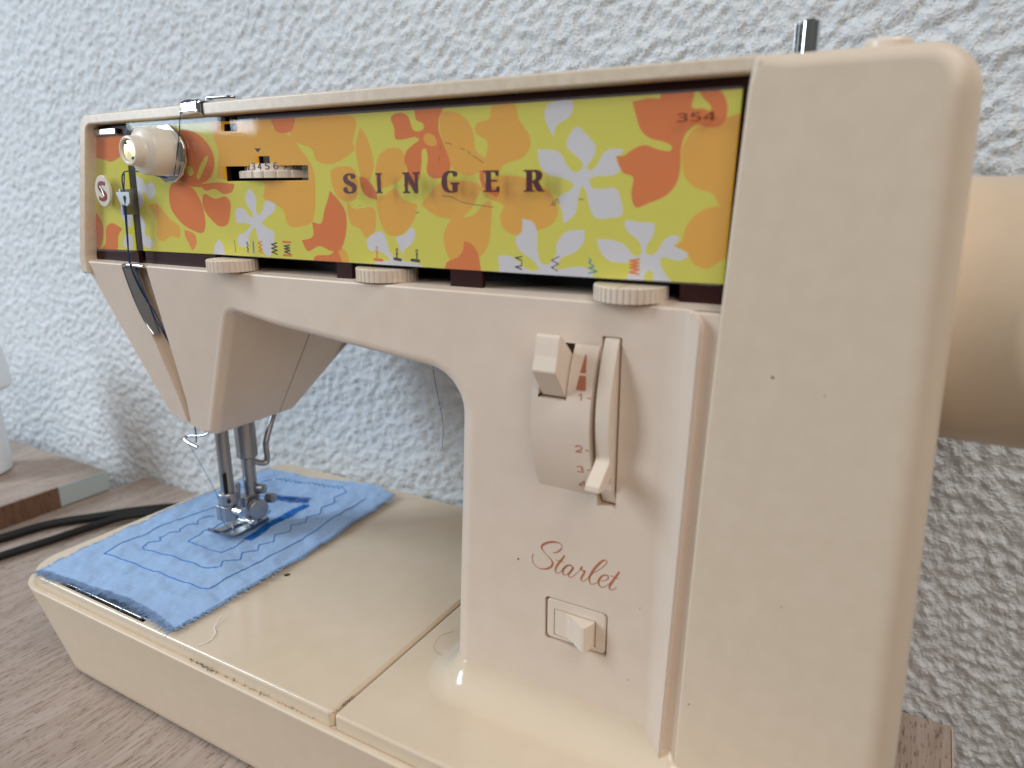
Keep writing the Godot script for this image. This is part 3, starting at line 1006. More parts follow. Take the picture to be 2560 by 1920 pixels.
func build_bed() -> void:
	# base tray: skirt that narrows towards the table
	var rows := [[0.0022, 0.0285, 0.0068, 0.0], [0.0022, 0.0272, 0.0062, 0.0], [0.0032, 0.0262, 0.0057, 0.0], [0.006, 0.0245, 0.0053, 0.0], [0.028, 0.0121, 0.0028, 0.0], [0.0492, 0.0004, 0.0002, 0.0], [0.0503, 0.0, 0.0, 0.0], [0.0507, 0.0006, 0.0006, 0.0], [0.0507, 0.0040, 0.0030, 0.0], [0.0500, 0.0046, 0.0036, 0.0]]
	var outl: PackedVector2Array = round_poly([Vector2(-0.3725, -0.0452), Vector2(0.062, -0.0452), Vector2(0.062, 0.1526), Vector2(-0.3725, 0.1526)], [0.024, 0.010, 0.010, 0.024], [], 0.012, 12)[0]
	var mb := MB.new()
	var prev := []
	for k in rows.size():
		var r: Array = rows[k]
		var kk: Array = rows[mini(k + 1, rows.size() - 1)]
		var k0: Array = rows[maxi(k - 1, 0)]
		var ring := []
		for i in outl.size():
			var q := outl[i]
			var c := Vector2(-0.155, 0.0537)
			var f := Vector2(absf(q.x - c.x) / 0.2175, absf(q.y - c.y) / 0.0989)
			var inx: float = r[1] * f.x * f.x
			var iny: float = r[2] * f.y * f.y
			var p := Vector3(q.x - signf(q.x - c.x) * inx, r[0], -(q.y - signf(q.y - c.y) * iny))
			ring.append(p)
		prev.append(ring)
	for k in rows.size() - 1:
		var a: Array = prev[k]
		var b: Array = prev[k + 1]
		for i in a.size():
			var j := (i + 1) % a.size()
			var nn: Vector3 = (a[j] - a[i]).cross(b[i] - a[i]).normalized()
			var out3 := Vector3(a[i].x + 0.155, 0, a[i].z + 0.0537)
			if k < 6 and nn.dot(out3) < 0: nn = -nn
			if k >= 6 and nn.y < 0: nn = -nn
			var n2: Vector3 = nn
			mb.face(a[i], a[j], b[j], b[i], nn)
	# average the normals round the corners
	var sums := {}
	for i in mb.v.size():
		var key := Vector3i((mb.v[i] * 20000.0).round())
		sums[key] = sums.get(key, Vector3.ZERO) + mb.n[i]
	for i in mb.v.size():
		mb.n[i] = (sums[Vector3i((mb.v[i] * 20000.0).round())] as Vector3).normalized()
	# floor of the tray
	var fl := PackedInt32Array()
	var flo := PackedVector2Array()
	for p in prev[rows.size() - 1]:
		fl.append(mb.p(p, Vector3.UP))
		flo.append(Vector2(p.x, -p.z))
	var tf := Geometry2D.triangulate_polygon(big(flo))
	for k in tf.size() / 3:
		mb.t(fl[tf[3 * k]], fl[tf[3 * k + 1]], fl[tf[3 * k + 2]])
	part("base_tray", mb.mesh(mats.cream_base))
	for s in [Vector3(-0.325, 0, 0.015), Vector3(-0.325, 0, -0.125), Vector3(0.03, 0, 0.015), Vector3(0.03, 0, -0.125)]:
		part("rubber_foot", rod(s, s + Vector3(0, 0.004, 0), 0.009, "rubber"))
	# left bed plate with bobbin slide and screw hole
	var lp := round_poly([Vector2(-0.3665, -0.0422), Vector2(-0.1333, -0.0418), Vector2(-0.1333, 0.1475), Vector2(-0.3665, 0.1475)], [0.020, 0.0022, 0.002, 0.020], [], 0.006, 10)
	var o: PackedVector2Array = lp[0]
	mb = MB.new()
	var slide := dense(rect(-0.3305, -0.0407, -0.2580, 0.02, 0.0003), 0.005)
	var hole := PackedVector2Array()
	for k in 20:
		hole.append(Vector2(-0.2307, 0.027) + Vector2.from_angle(TAU * k / 20) * 0.0019)
	prism(mb, o, fillr(o.size(), 0.0016), 0.0573, 0.0502, [slide, hole], [0.0045, 0.004], 0.012, false, 5)
	var bed := part("bed_plate", mb.mesh(mats.cream_gloss, flat_tr()))
	tag(bed, "large removable bed plate under the blue cloth")
	obj("hole_shade_plug", rod(Vector3(-0.2307, 0.0535, -0.027), Vector3(-0.2307, 0.0568, -0.027), 0.00189, "black"), bed)  # black plug just below the rim stands in for shade in the hole
	obj("slot_bottom", box(Vector3(-0.3304, 0.0529, -0.019), Vector3(-0.2581, 0.0535, 0.0394), 0.0001, "black"), bed)
	var sp := obj("slide_plate", box(Vector3(-0.3300, 0.0560, -0.019), Vector3(-0.2584, 0.0572, 0.0378), 0.0003, "steel_soft"), bed)
	obj("slide_lip", box(Vector3(-0.3290, 0.0558, 0.0380), Vector3(-0.2620, 0.0576, 0.0386), 0.0002, "chrome"), bed)
	for x in [-0.3165, -0.2835]:
		obj("slide_joint", box(Vector3(x - 0.0002, 0.0572, 0.026), Vector3(x + 0.0002, 0.05735, 0.0378), 0.0, "dark_gap"), bed)
	# right part of the bed, a touch lower
	var rpp := round_poly([Vector2(-0.1317, -0.0418), Vector2(0.0, -0.0418), Vector2(0.0, 0.1475), Vector2(-0.1317, 0.1475)], [0.0018, 0.002, 0.002, 0.002], [], 0.006, 6)
	mb = MB.new()
	o = rpp[0]
	prism(mb, o, fillr(o.size(), 0.0013), 0.0572, 0.0504, [], [], 0.0, false, 4)
	tag(part("pillar_bed", mb.mesh(mats.cream_gloss, flat_tr())), "part of the bed that the pillar grows out of")


func build_cover() -> void:
	var pts := [Vector2(-0.0052, 0.012), Vector2(0.0665, 0.012), Vector2(0.0592, 0.2972), Vector2(0.0045, 0.2972)]
	var rp := round_poly(pts, [0.002, 0.004, 0.0125, 0.0016], [0.002, 0.0095, 0.0045, 0.0012], 0.003, 10)
	var o: PackedVector2Array = rp[0]
	var e := blur_edge(o, rp[1], 0.004)
	# the seen left edge is very slightly bowed
	for i in o.size():
		if o[i].x < 0.01:
			o[i].x += lerpf(0.0, -0.0012, sin(clampf((o[i].y - 0.06) / 0.237, 0, 1) * PI))
	var mb := MB.new()
	prism(mb, o, e, 0.0030, -0.105, [], [], 0.02, true, 7)
	var cover := part("end_cover", mb.mesh(mats.cream_cover))
	tag(cover, "wide plain cream cover at the right end")
	# scuffs: small specks and one fine scratch that lie on the plastic
	for s in [[0.0178, 0.2085, 0.00045], [0.0005, 0.088, 0.0003], [0.0325, 0.205, 0.0002], [0.027, 0.135, 0.0002]]:
		obj("speck", slab(rect(s[0] - s[2], s[1] - s[2] * 0.8, s[0] + s[2], s[1] + s[2] * 0.8, s[2] * 0.7), 0.0028, 0.00306, 0.00003, "lint"), cover)
	# top plate, spool pin, bobbin button
	obj("spool_pin", rod(Vector3(0.0103, 0.29, -0.05), Vector3(0.0103, 0.3143, -0.05), 0.0032, "chrome", 0.0006), cover)
	obj("pin_spring", box(Vector3(0.0060, 0.29, -0.0512), Vector3(0.0069, 0.3136, -0.0475), 0.0003, "chrome"), cover)
	obj("winder_button", lathe([Vector2(0.0072, 0.29), Vector2(0.0072, 0.3052), Vector2(0.0066, 0.3062), Vector2(0.0052, 0.3058), Vector2(0, 0.3056)], along(Vector3.UP, Vector3(0.0336, 0, -0.05)), "cream_knob"), cover)


func build_arm_shell() -> void:
	# top and left rim of the upper arm
	var outer := [Vector2(-0.3302, 0.2195), Vector2(-0.3274, 0.2195), Vector2(-0.3274, 0.2285), Vector2(-0.3098, 0.2922), Vector2(0.0055, 0.2930), Vector2(0.0055, 0.2974), Vector2(-0.19, 0.2979), Vector2(-0.3138, 0.2968), Vector2(-0.3332, 0.2280), Vector2(-0.3332, 0.2195)]
	var rp := round_poly(outer, [0.0004, 0.0004, 0.0004, 0.0045, 0.0004, 0.0004, 0.2, 0.0070, 0.004, 0.0008], [], 0.004, 9)
	var o: PackedVector2Array = rp[0]
	var mb := MB.new()
	prism(mb, o, fillr(o.size(), 0.0009), 0.0008, -0.104, [], [], 0.0, true, 4)
	var shell := part("arm_shell", mb.mesh(mats.cream_worn))
	tag(shell, "cream rim along the top and left of the flower panel")
	obj("thread_guide", slab(round_poly([Vector2(-0.2372, 0.2926), Vector2(-0.2240, 0.2929), Vector2(-0.2240, 0.2992), Vector2(-0.2372, 0.2988)], [0.0008, 0.0008, 0.0018, 0.0022], [], 0.004, 6)[0], -0.014, 0.0026, 0.0018, "chrome"), shell)
	obj("guide_gap", box(Vector3(-0.2239, 0.2924, -0.012), Vector3(-0.2231, 0.2982, 0.00085), 0.0, "black"), shell)
	obj("thread_clip", slab(round_poly([Vector2(-0.2570, 0.026), Vector2(-0.2380, 0.028), Vector2(-0.2400, 0.036), Vector2(-0.2570, 0.036)], [0.002, 0.004, 0.003, 0.002], [], 0.004, 5)[0], 0.3030, 0.3044, 0.0006, "chrome", [], [], flat_tr()), shell)
	obj("clip_post", rod(Vector3(-0.2545, 0.29, -0.029), Vector3(-0.2545, 0.3034, -0.029), 0.0013, "chrome"), shell)
	# dark core behind the panel
	part("arm_core", box(Vector3(-0.3255, 0.2262, -0.100), Vector3(0.004, 0.2920, -0.0240), 0.0, "black"))


func build_panel() -> void:
	var V := func(a, b): return Vector2(a, b) * 0.001
	# brown carrier plate with openings for the dials along its lower edge
	var main := PackedVector2Array([V.call(-285.8, 226.0), V.call(-233.3, 226.0), V.call(-233.3, 232.7), V.call(-158.8, 232.7), V.call(-158.8, 226.0), V.call(-150.6, 226.0), V.call(-150.6, 232.9), V.call(-101.8, 232.9), V.call(-101.8, 226.0), V.call(-87.8, 226.0), V.call(-87.8, 233), V.call(-14.0, 233.2), V.call(-14.0, 226.0), V.call(1.5, 226.0), V.call(5.0, 293.4), V.call(-281.0, 292.8), V.call(-283.6, 270)])
	var window := PackedVector2Array([V.call(-219.6, 265.4), V.call(-170.4, 265.5), V.call(-170.2, 271.4), V.call(-191.8, 271.5), V.call(-191.8, 275.4), V.call(-198.4, 275.4), V.call(-198.4, 271.5), V.call(-219.4, 271.6)])
	var notch := PackedVector2Array([V.call(-218.2, 286.0), V.call(-210.2, 285.8), V.call(-209.6, 291.9), V.call(-217.4, 291.9)])
	var holes := [dense(window, 0.003), dense(notch, 0.003)]
	var left := PackedVector2Array([V.call(-329.5, 226.0), V.call(-291.5, 226.0), V.call(-289.2, 270), V.call(-287.0, 291.5), V.call(-312.0, 291.5)])
	var pan := part("control_panel", plate(main, -0.0075, -0.0052, "brown", holes))
	tag(pan, "long panel printed with yellow, orange and white flowers")
	obj("face_panel", plate(left, -0.0075, -0.0052, "brown", []), pan)
	# printed sheets
	var sheet := PackedVector2Array([V.call(-286.0, 232.5), V.call(-232, 233.1), V.call(-100, 233.3), V.call(-40, 233.4), V.call(-0.4, 233.9), V.call(1.0, 289.5), V.call(-209.3, 289.8), V.call(-218.0, 290.2), V.call(-281.3, 290.6), V.call(-283.9, 270)])
	var lsheet := PackedVector2Array([V.call(-325.4, 231.9), V.call(-291.6, 232.4), V.call(-289.5, 270), V.call(-288.0, 286.6), V.call(-313.3, 286.9)])
	obj("printed_sheet", plate(sheet, -0.0050, -0.0047, "print", [holes[0], PackedVector2Array([V.call(-218.2, 286.0), V.call(-210.2, 285.8), V.call(-209.9, 289.0), V.call(-217.8, 289.0)])], true), pan)
	obj("printed_sheet", plate(lsheet, -0.0050, -0.0047, "print", [], true), pan)
	# clear acrylic front
	var pane := PackedVector2Array([V.call(-285.6, 232.9), V.call(-232, 233.3), V.call(-0.6, 233.7), V.call(1.4, 289.9), V.call(-208.8, 290.1), V.call(-218, 291.8), V.call(-281.1, 291.9), V.call(-283.7, 270)])
	obj("clear_pane", plate(pane, -0.0032, -0.0014, "clear", [holes[0], holes[1]]), pan)
	obj("clear_pane", plate(PackedVector2Array([V.call(-327.0, 231.2), V.call(-291.6, 231.8), V.call(-289.3, 270), V.call(-287.6, 287.3), V.call(-313.4, 287.3)]), -0.0032, -0.0014, "clear", []), pan)
	# letters standing on the clear front
	for d in [["S", -148.4, -142.2, 260.3, 267.9], ["I", -131.9, -129.5, 260.5, 267.9], ["N", -119.1, -111.8, 260.5, 268.0], ["G", -101.6, -94.5, 260.7, 268.3], ["E", -83.9, -78.0, 261.0, 268.2], ["R", -68.0, -60.6, 261.1, 268.2]]:
		obj("letter", letter(d[0], d[1] * 0.001, d[2] * 0.001, d[3] * 0.001, d[4] * 0.001, -0.00105, "brown_ink", "Droid Serif", true, Transform3D(), 0.00028), pan)
	for d in [["3", -16.7, -13.5], ["5", -12.6, -9.5], ["4", -8.8, -5.3]]:
		obj("numeral", letter(d[0], d[1] * 0.001, d[2] * 0.001, 0.2811, 0.28345, -0.00105, "brown_ink", "Droid Sans", false), pan)
	# oval badge
	var ov := PackedVector2Array()
	for k in 36:
		ov.append(Vector2(-0.3060, 0.2611) + Vector2(cos(TAU * k / 36) * 0.0062, sin(TAU * k / 36) * 0.0076))
	var badge := obj("badge", slab(ov, -0.0016, -0.0004, 0.0004, "badge_cream"), pan)
	obj("badge_letter", letter("S", -0.3091, -0.3029, 0.2563, 0.2659, -0.0001, "badge_red", "Droid Sans", true), badge)
	obj("badge_needle", tube(curve3([Vector3(-0.3071, 0.2634, 0.0), Vector3(-0.3058, 0.2612, 0.0), Vector3(-0.3046, 0.2586, 0.0)], 4), 0.0005, "chrome", 6), badge)
	obj("panel_clip", box(Vector3(-0.3108, 0.2874, -0.0046), Vector3(-0.2930, 0.2904, -0.0030), 0.0005, "chrome"), pan)
	# pressure wheel in its window
	var wheel := part("number_wheel", knurled(Vector3(-0.1960, 0.2666, -0.0310), 0.0300, 0.0030, 30, "cream_knob", 0.0012))
	obj("number_drum", lathe([Vector2(0.0275, 0.2696), Vector2(0.0275, 0.2724), Vector2(0, 0.2724)], along(Vector3.UP, Vector3(-0.1960, 0, -0.0310)), "cream_knob", 64), wheel)
	wheel.position = -BASE
	for k in 9:
		var a := (k - 3.2) * 0.155
		var c := Vector3(-0.1960 + sin(a) * 0.02765, 0, -0.0310 + cos(a) * 0.02765)
		obj("numeral", letter(str(k + 1), -0.0011, 0.0011, 0.2700, 0.2728, 0.0, "grey_ink", "Droid Sans", false, Transform3D(Basis(Vector3.UP, a), c)), wheel)
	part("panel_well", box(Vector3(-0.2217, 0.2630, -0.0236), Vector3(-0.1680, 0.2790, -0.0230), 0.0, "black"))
	# knurled dials under the panel
	for d in [[-0.2193, -0.0030, 0.0112, 30, 0.2267], [-0.1362, -0.0102, 0.0125, 34, 0.2267], [-0.0309, -0.0070, 0.0123, 36, 0.2268]]:
		var dial := part("dial", knurled(Vector3(d[0], d[4], d[1]), d[2], 0.0051, d[3], "cream_knob"))
		obj("dial_mark", box(Vector3(d[0] - 0.0002, d[4] + 0.0050, d[1]), Vector3(d[0] + 0.0002, d[4] + 0.00516, d[1] + d[2] - 0.0009), 0.0, "copper_ink"), dial)


func plate(o: PackedVector2Array, z0: float, z1: float, m: String, holes: Array, textured := false) -> ArrayMesh:
	var mb := MB.new()
	o = dense(ccw(o), 0.006)
	# bare outline: sharp edges
	var corners := tile(o, holes, 0.02)
	for s in [1, 0]:
		var first := mb.v.size()
		for q in corners:
			mb.p(Vector3(q.x, q.y, z1 if s == 1 else z0), Vector3(0, 0, 1 if s == 1 else -1), Vector2((q.x - PX0) / (PX1 - PX0), (PY1 - q.y) / (PY1 - PY0)))
		for k in corners.size() / 3:
			mb.t(first + 3 * k, first + 3 * k + 1, first + 3 * k + 2)
	for l in [o] + holes:
		for i in l.size():
			var a: Vector2 = l[i]
			var b: Vector2 = l[(i + 1) % l.size()]
			var w := Vector2((b - a).y, -(b - a).x).normalized()
			var mid := (a + b) * 0.5 + w * 0.0001
			var inside := pip(mid, o)
			for h in holes:
				if pip(mid, h):
					inside = false
			if inside: w = -w
			var uvq := Vector2((a.x - PX0) / (PX1 - PX0), (PY1 - a.y) / (PY1 - PY0))
			var n3 := Vector3(w.x, w.y, 0)
			mb.q(mb.p(Vector3(a.x, a.y, z0), n3, uvq), mb.p(Vector3(b.x, b.y, z0), n3, uvq), mb.p(Vector3(b.x, b.y, z1), n3, uvq), mb.p(Vector3(a.x, a.y, z1), n3, uvq))
	return mb.mesh(mats[m])


func build_controls() -> void:
	# curved scale beside the long lever
	var mb := MB.new()
	var cols := [-0.0605, -0.0580, -0.0472, -0.0382]
	for ci in 3:
		var y := 0.1572
		var ys := [0.1572]
		while y < 0.2113:
			y = minf(y + 0.0014, 0.2114)
			ys.append(y)
		for k in ys.size() - 1:
			var a: float = ys[k]
			var b: float = ys[k + 1]
			if ci == 1 and b > 0.1927 and a < 0.2113:
				if a < 0.1927: b = 0.1927
				else: continue
			var na := Vector3(0, (a - 0.1845) / 0.0526, 1)
			var nb := Vector3(0, (b - 0.1845) / 0.0526, 1)
			var za := boss_z(Vector2(0, a))
			var zb := boss_z(Vector2(0, b))
			mb.q(mb.p(Vector3(cols[ci], a, za), na), mb.p(Vector3(cols[ci + 1], a, za), na), mb.p(Vector3(cols[ci + 1], b, zb), nb), mb.p(Vector3(cols[ci], b, zb), nb))
			for s in [[0, -1.0], [3, 1.0]]:
				if (ci == 0 and s[0] == 0) or (ci == 2 and s[0] == 3):
					var x: float = cols[s[0]]
					mb.face(Vector3(x, a, za), Vector3(x, b, zb), Vector3(x, b, -0.001), Vector3(x, a, -0.001), Vector3(s[1], 0, 0))
			if a >= 0.1926:
				for s in [[0, 1, 1.0], [2, 2, -1.0]]:
					if ci == s[0]:
						var x: float = cols[s[1]]
						mb.face(Vector3(x, a, za), Vector3(x, b, zb), Vector3(x, b, -0.008), Vector3(x, a, -0.008), Vector3(s[2], 0, 0))
	var zc := boss_z(Vector2(0, 0.1927))
	mb.face(Vector3(-0.0580, 0.1927, zc), Vector3(-0.0472, 0.1927, zc), Vector3(-0.0472, 0.1927, -0.008), Vector3(-0.0580, 0.1927, -0.008), Vector3.UP)
	var scale_part := part("stitch_scale", mb.mesh(mats.cream_plastic))
	tag(scale_part, "curved scale numbered 1 to 4 beside the long lever")
	# print on the scale
	var marks := [[[-42.8, 195.1, 0.3, -41.8, 195.9, 0.35, -41.7, 193.7, 0.35]], [[-43.4, 177.1, 0.4, -42.2, 177.7, 0.4, -40.9, 177.4, 0.4, -41.2, 176.5, 0.4, -43.4, 175.2, 0.4], [-43.4, 175.2, 0.4, -40.8, 175.5, 0.4]], [[-43.4, 169.3, 0.4, -41.6, 169.6, 0.4, -41.0, 169.1, 0.4, -41.9, 168.5, 0.4], [-41.9, 168.5, 0.4, -41.0, 167.9, 0.4, -41.6, 167.3, 0.4, -43.5, 167.3, 0.4]], [[-41.6, 160.3, 0.4, -41.5, 163.2, 0.4], [-41.5, 163.2, 0.4, -43.8, 161.2, 0.4], [-43.8, 161.2, 0.4, -40.9, 161.2, 0.4]]]
	for s in marks:
		mb = MB.new()
		for k in s: ribbon(mb, k, boss_z)
		obj("numeral", mb.mesh(mats.copper_ink), scale_part)
	for y in [194.8, 176.5, 168.7]:
		mb = MB.new()
		ribbon(mb, [-39.6, y, 0.35, -38.25, y, 0.35], boss_z)
		obj("tick_mark", mb.mesh(mats.copper_ink), scale_part)
	for q in [[[-42.7, 208.4], [-42.2, 208.4], [-41.2, 202.6], [-43.4, 202.5]], [[-43.5, 201.7], [-41.0, 201.8], [-40.4, 197.0], [-44.0, 196.9]]]:
		mb = MB.new()
		for k in 8:
			var t0 := k / 8.0
			var t1 := (k + 1) / 8.0
			var l0 := Vector2(q[0][0], q[0][1]).lerp(Vector2(q[3][0], q[3][1]), t0) * 0.001
			var l1 := Vector2(q[0][0], q[0][1]).lerp(Vector2(q[3][0], q[3][1]), t1) * 0.001
			var r0 := Vector2(q[1][0], q[1][1]).lerp(Vector2(q[2][0], q[2][1]), t0) * 0.001
			var r1 := Vector2(q[1][0], q[1][1]).lerp(Vector2(q[2][0], q[2][1]), t1) * 0.001
			var zz := 0.00008
			mb.face(Vector3(l0.x, l0.y, boss_z(l0) + zz), Vector3(r0.x, r0.y, boss_z(r0) + zz), Vector3(r1.x, r1.y, boss_z(r1) + zz), Vector3(l1.x, l1.y, boss_z(l1) + zz), Vector3(0, 0.1, 1))
		obj("wedge_mark", mb.mesh(mats.copper_solid), scale_part)
	# short lever: wedge block with hollowed front
	var prof := round_poly([Vector2(0.004, 0.2035), Vector2(-0.0113, 0.2168), Vector2(-0.0122, 0.2130), Vector2(-0.0130, 0.2090), Vector2(-0.0148, 0.2040), Vector2(-0.0066, 0.1938), Vector2(0.004, 0.1915)], [0.001, 0.0012, 0.006, 0.006, 0.0010, 0.002, 0.001], [], 0.003, 5)
	var tr := side_tr()
	tr.origin.x = 0.0
	var o := ccw(prof[0])
	mb = MB.new()
	prism(mb, o, fillr(o.size(), 0.0005), -0.0476, -0.0562, [], [], 0.0, true, 3)
	part("reverse_lever", mb.mesh(mats.cream_knob, tr))
	# long lever: bowed strip with a finger tab
	var arc := []
	for k in 13:
		var y := lerpf(0.2146, 0.1731, k / 12.0)
		arc.append(Vector2(-(0.0066 - pow((y - 0.1875) / 0.0271, 2) * 0.0066), y))
	var lp := arc.duplicate()
	lp.append_array([Vector2(-0.0135, 0.1668), Vector2(-0.0139, 0.1645), Vector2(-0.0080, 0.1640), Vector2(-0.0030, 0.1668), Vector2(-0.0012, 0.1610), Vector2(0.003, 0.1545), Vector2(0.014, 0.1545), Vector2(0.014, 0.2140)])
	var rr := []
	for k in lp.size(): rr.append(0.0009 if k > 12 else 0.0015)
	rr[12] = 0.003
	rr[13] = 0.0007
	rr[14] = 0.0007
	o = ccw(round_poly(lp, rr, [], 0.003, 4)[0])
	mb = MB.new()
	prism(mb, o, fillr(o.size(), 0.0004), -0.0314, -0.0365, [], [], 0.0, true, 3)
	part("length_lever", mb.mesh(mats.cream_knob, tr))
	# rocker switch
	var sw := part("light_switch", slab(rect(-0.0571, 0.0940, -0.0328, 0.1109, 0.0018), -0.0035, -0.0003, 0.0006, "cream_knob", [dense(rect(-0.0541, 0.0957, -0.0366, 0.1070, 0.0002), 0.002)], [0.003]))
	var rk := round_poly([Vector2(-0.0537, -0.004), Vector2(-0.0369, -0.004), Vector2(-0.0371, 0.0010), Vector2(-0.0387, 0.0056), Vector2(-0.0405, 0.0052), Vector2(-0.0450, 0.0018), Vector2(-0.0480, 0.0004), Vector2(-0.0537, -0.0001)], [0.0003, 0.0003, 0.0008, 0.0007, 0.001, 0.006, 0.006, 0.0003], [], 0.003, 5)
	o = ccw(rk[0])
	mb = MB.new()
	prism(mb, o, fillr(o.size(), 0.0003), -0.0961, -0.1066, [], [], 0.0, true, 3)
	obj("rocker", mb.mesh(mats.cream_knob, Transform3D(Basis(Vector3(1, 0, 0), Vector3(0, 0, 1), Vector3(0, -1, 0)), Vector3.ZERO)), sw)
	# script name
	var st := MB.new()
	ribbon(st, [-54.8,130.6,0.26,-53.3,131.1,0.49,-51.8,132.4,0.64,-51.1,133.6,0.30,-51.2,134.6,0.26,-52.5,135.3,0.45,-54.8,135,0.79,-57.1,134.1,0.87,-59,132.7,0.90,-59.5,131.4,0.75,-58.7,130.1,0.34,-57.2,128.9,0.26,-55.8,127.8,0.41,-54.8,126.4,0.79,-55.3,124.7,0.83,-57,123.3,0.75,-58.9,122.6,0.49,-61,122.6,0.30,-62.8,123.7,0.23,-63.4,125.2,0.30,-63.4,126.5,0.34,-63.1,127.8,0.38])
	ribbon(st, [-49.9,130.8,0.56,-50.6,129.4,0.79,-52,127.3,0.83,-53.2,125.1,0.83,-53.6,123.3,0.56,-53,122.5,0.30,-52.1,122.9,0.26,-50.7,124.6,0.23,-49.5,126.2,0.30])
	ribbon(st, [-53.5,128,0.19,-52,127.9,0.30,-50.1,127.8,0.19])
	ribbon(st, [-46.4,126.6,0.53,-47.4,127.4,0.56,-48.8,126.8,0.75,-50.3,124.9,0.83,-50.5,123.4,0.68,-50,122.6,0.34,-48.8,123.2,0.26,-47.4,124.9,0.30,-46.2,126.8,0.68,-47.2,124.9,0.75,-48.2,123.2,0.56,-47.7,122.4,0.34,-46.7,122.7,0.26,-45.1,124.5,0.23,-43.7,126.3,0.23,-43.1,127.6,0.56])
	ribbon(st, [-42.6,128.3,0.45,-43.1,127.3,0.83,-42.9,126.7,0.53,-41.5,126.6,0.68,-42.1,125.2,0.79,-42.9,123.5,0.71,-42.9,122.4,0.38,-42,122.4,0.26,-40.6,123.7,0.23,-38.9,126.1,0.26,-36.6,128.2,0.26,-34.3,130.6,0.30,-33.1,132.6,0.34,-33.8,133.3,0.38,-35.3,132.1,0.83,-37.4,129.3,0.94,-39.1,126.2,0.87,-39.8,124,0.71,-39.4,122.4,0.41,-38.4,122.1,0.30,-36.8,123.3,0.26,-35.3,124.9,0.23])
	ribbon(st, [-35.1,124.5,0.23,-33.4,125.2,0.30,-32.3,126.5,0.49,-33,127.4,0.45,-34.6,126.7,0.64,-35.9,124.7,0.79,-36,123.2,0.68,-35.2,122.1,0.41,-34,122.3,0.30,-32.7,123.4,0.23,-31.4,125,0.23])
	ribbon(st, [-28.2,130.2,0.64,-29.2,128.3,0.79,-30.5,125.9,0.87,-31.6,123.7,0.87,-31.8,122.3,0.49,-30.9,122.1,0.38,-29.8,122.8,0.30,-29,123.8,0.26])
	ribbon(st, [-31.8,127.6,0.23,-30,127.5,0.30,-28.3,127.2,0.19])
	part("script_name", st.mesh(mats.copper_ink))
	for s in [[-69.6, 123.9, 0.4], [-20.0, 118.0, 0.2], [-47.5, 86.0, 0.15], [-23.0, 87.0, 0.2]]:
		var q := Vector2(s[0], s[1]) * 0.001
		var r: float = s[2] * 0.001
		part("speck", slab(rect(q.x - r, q.y - r, q.x + r, q.y + r, r * 0.8), -0.0002, 0.00005, 0.00002, "brown_speck"))


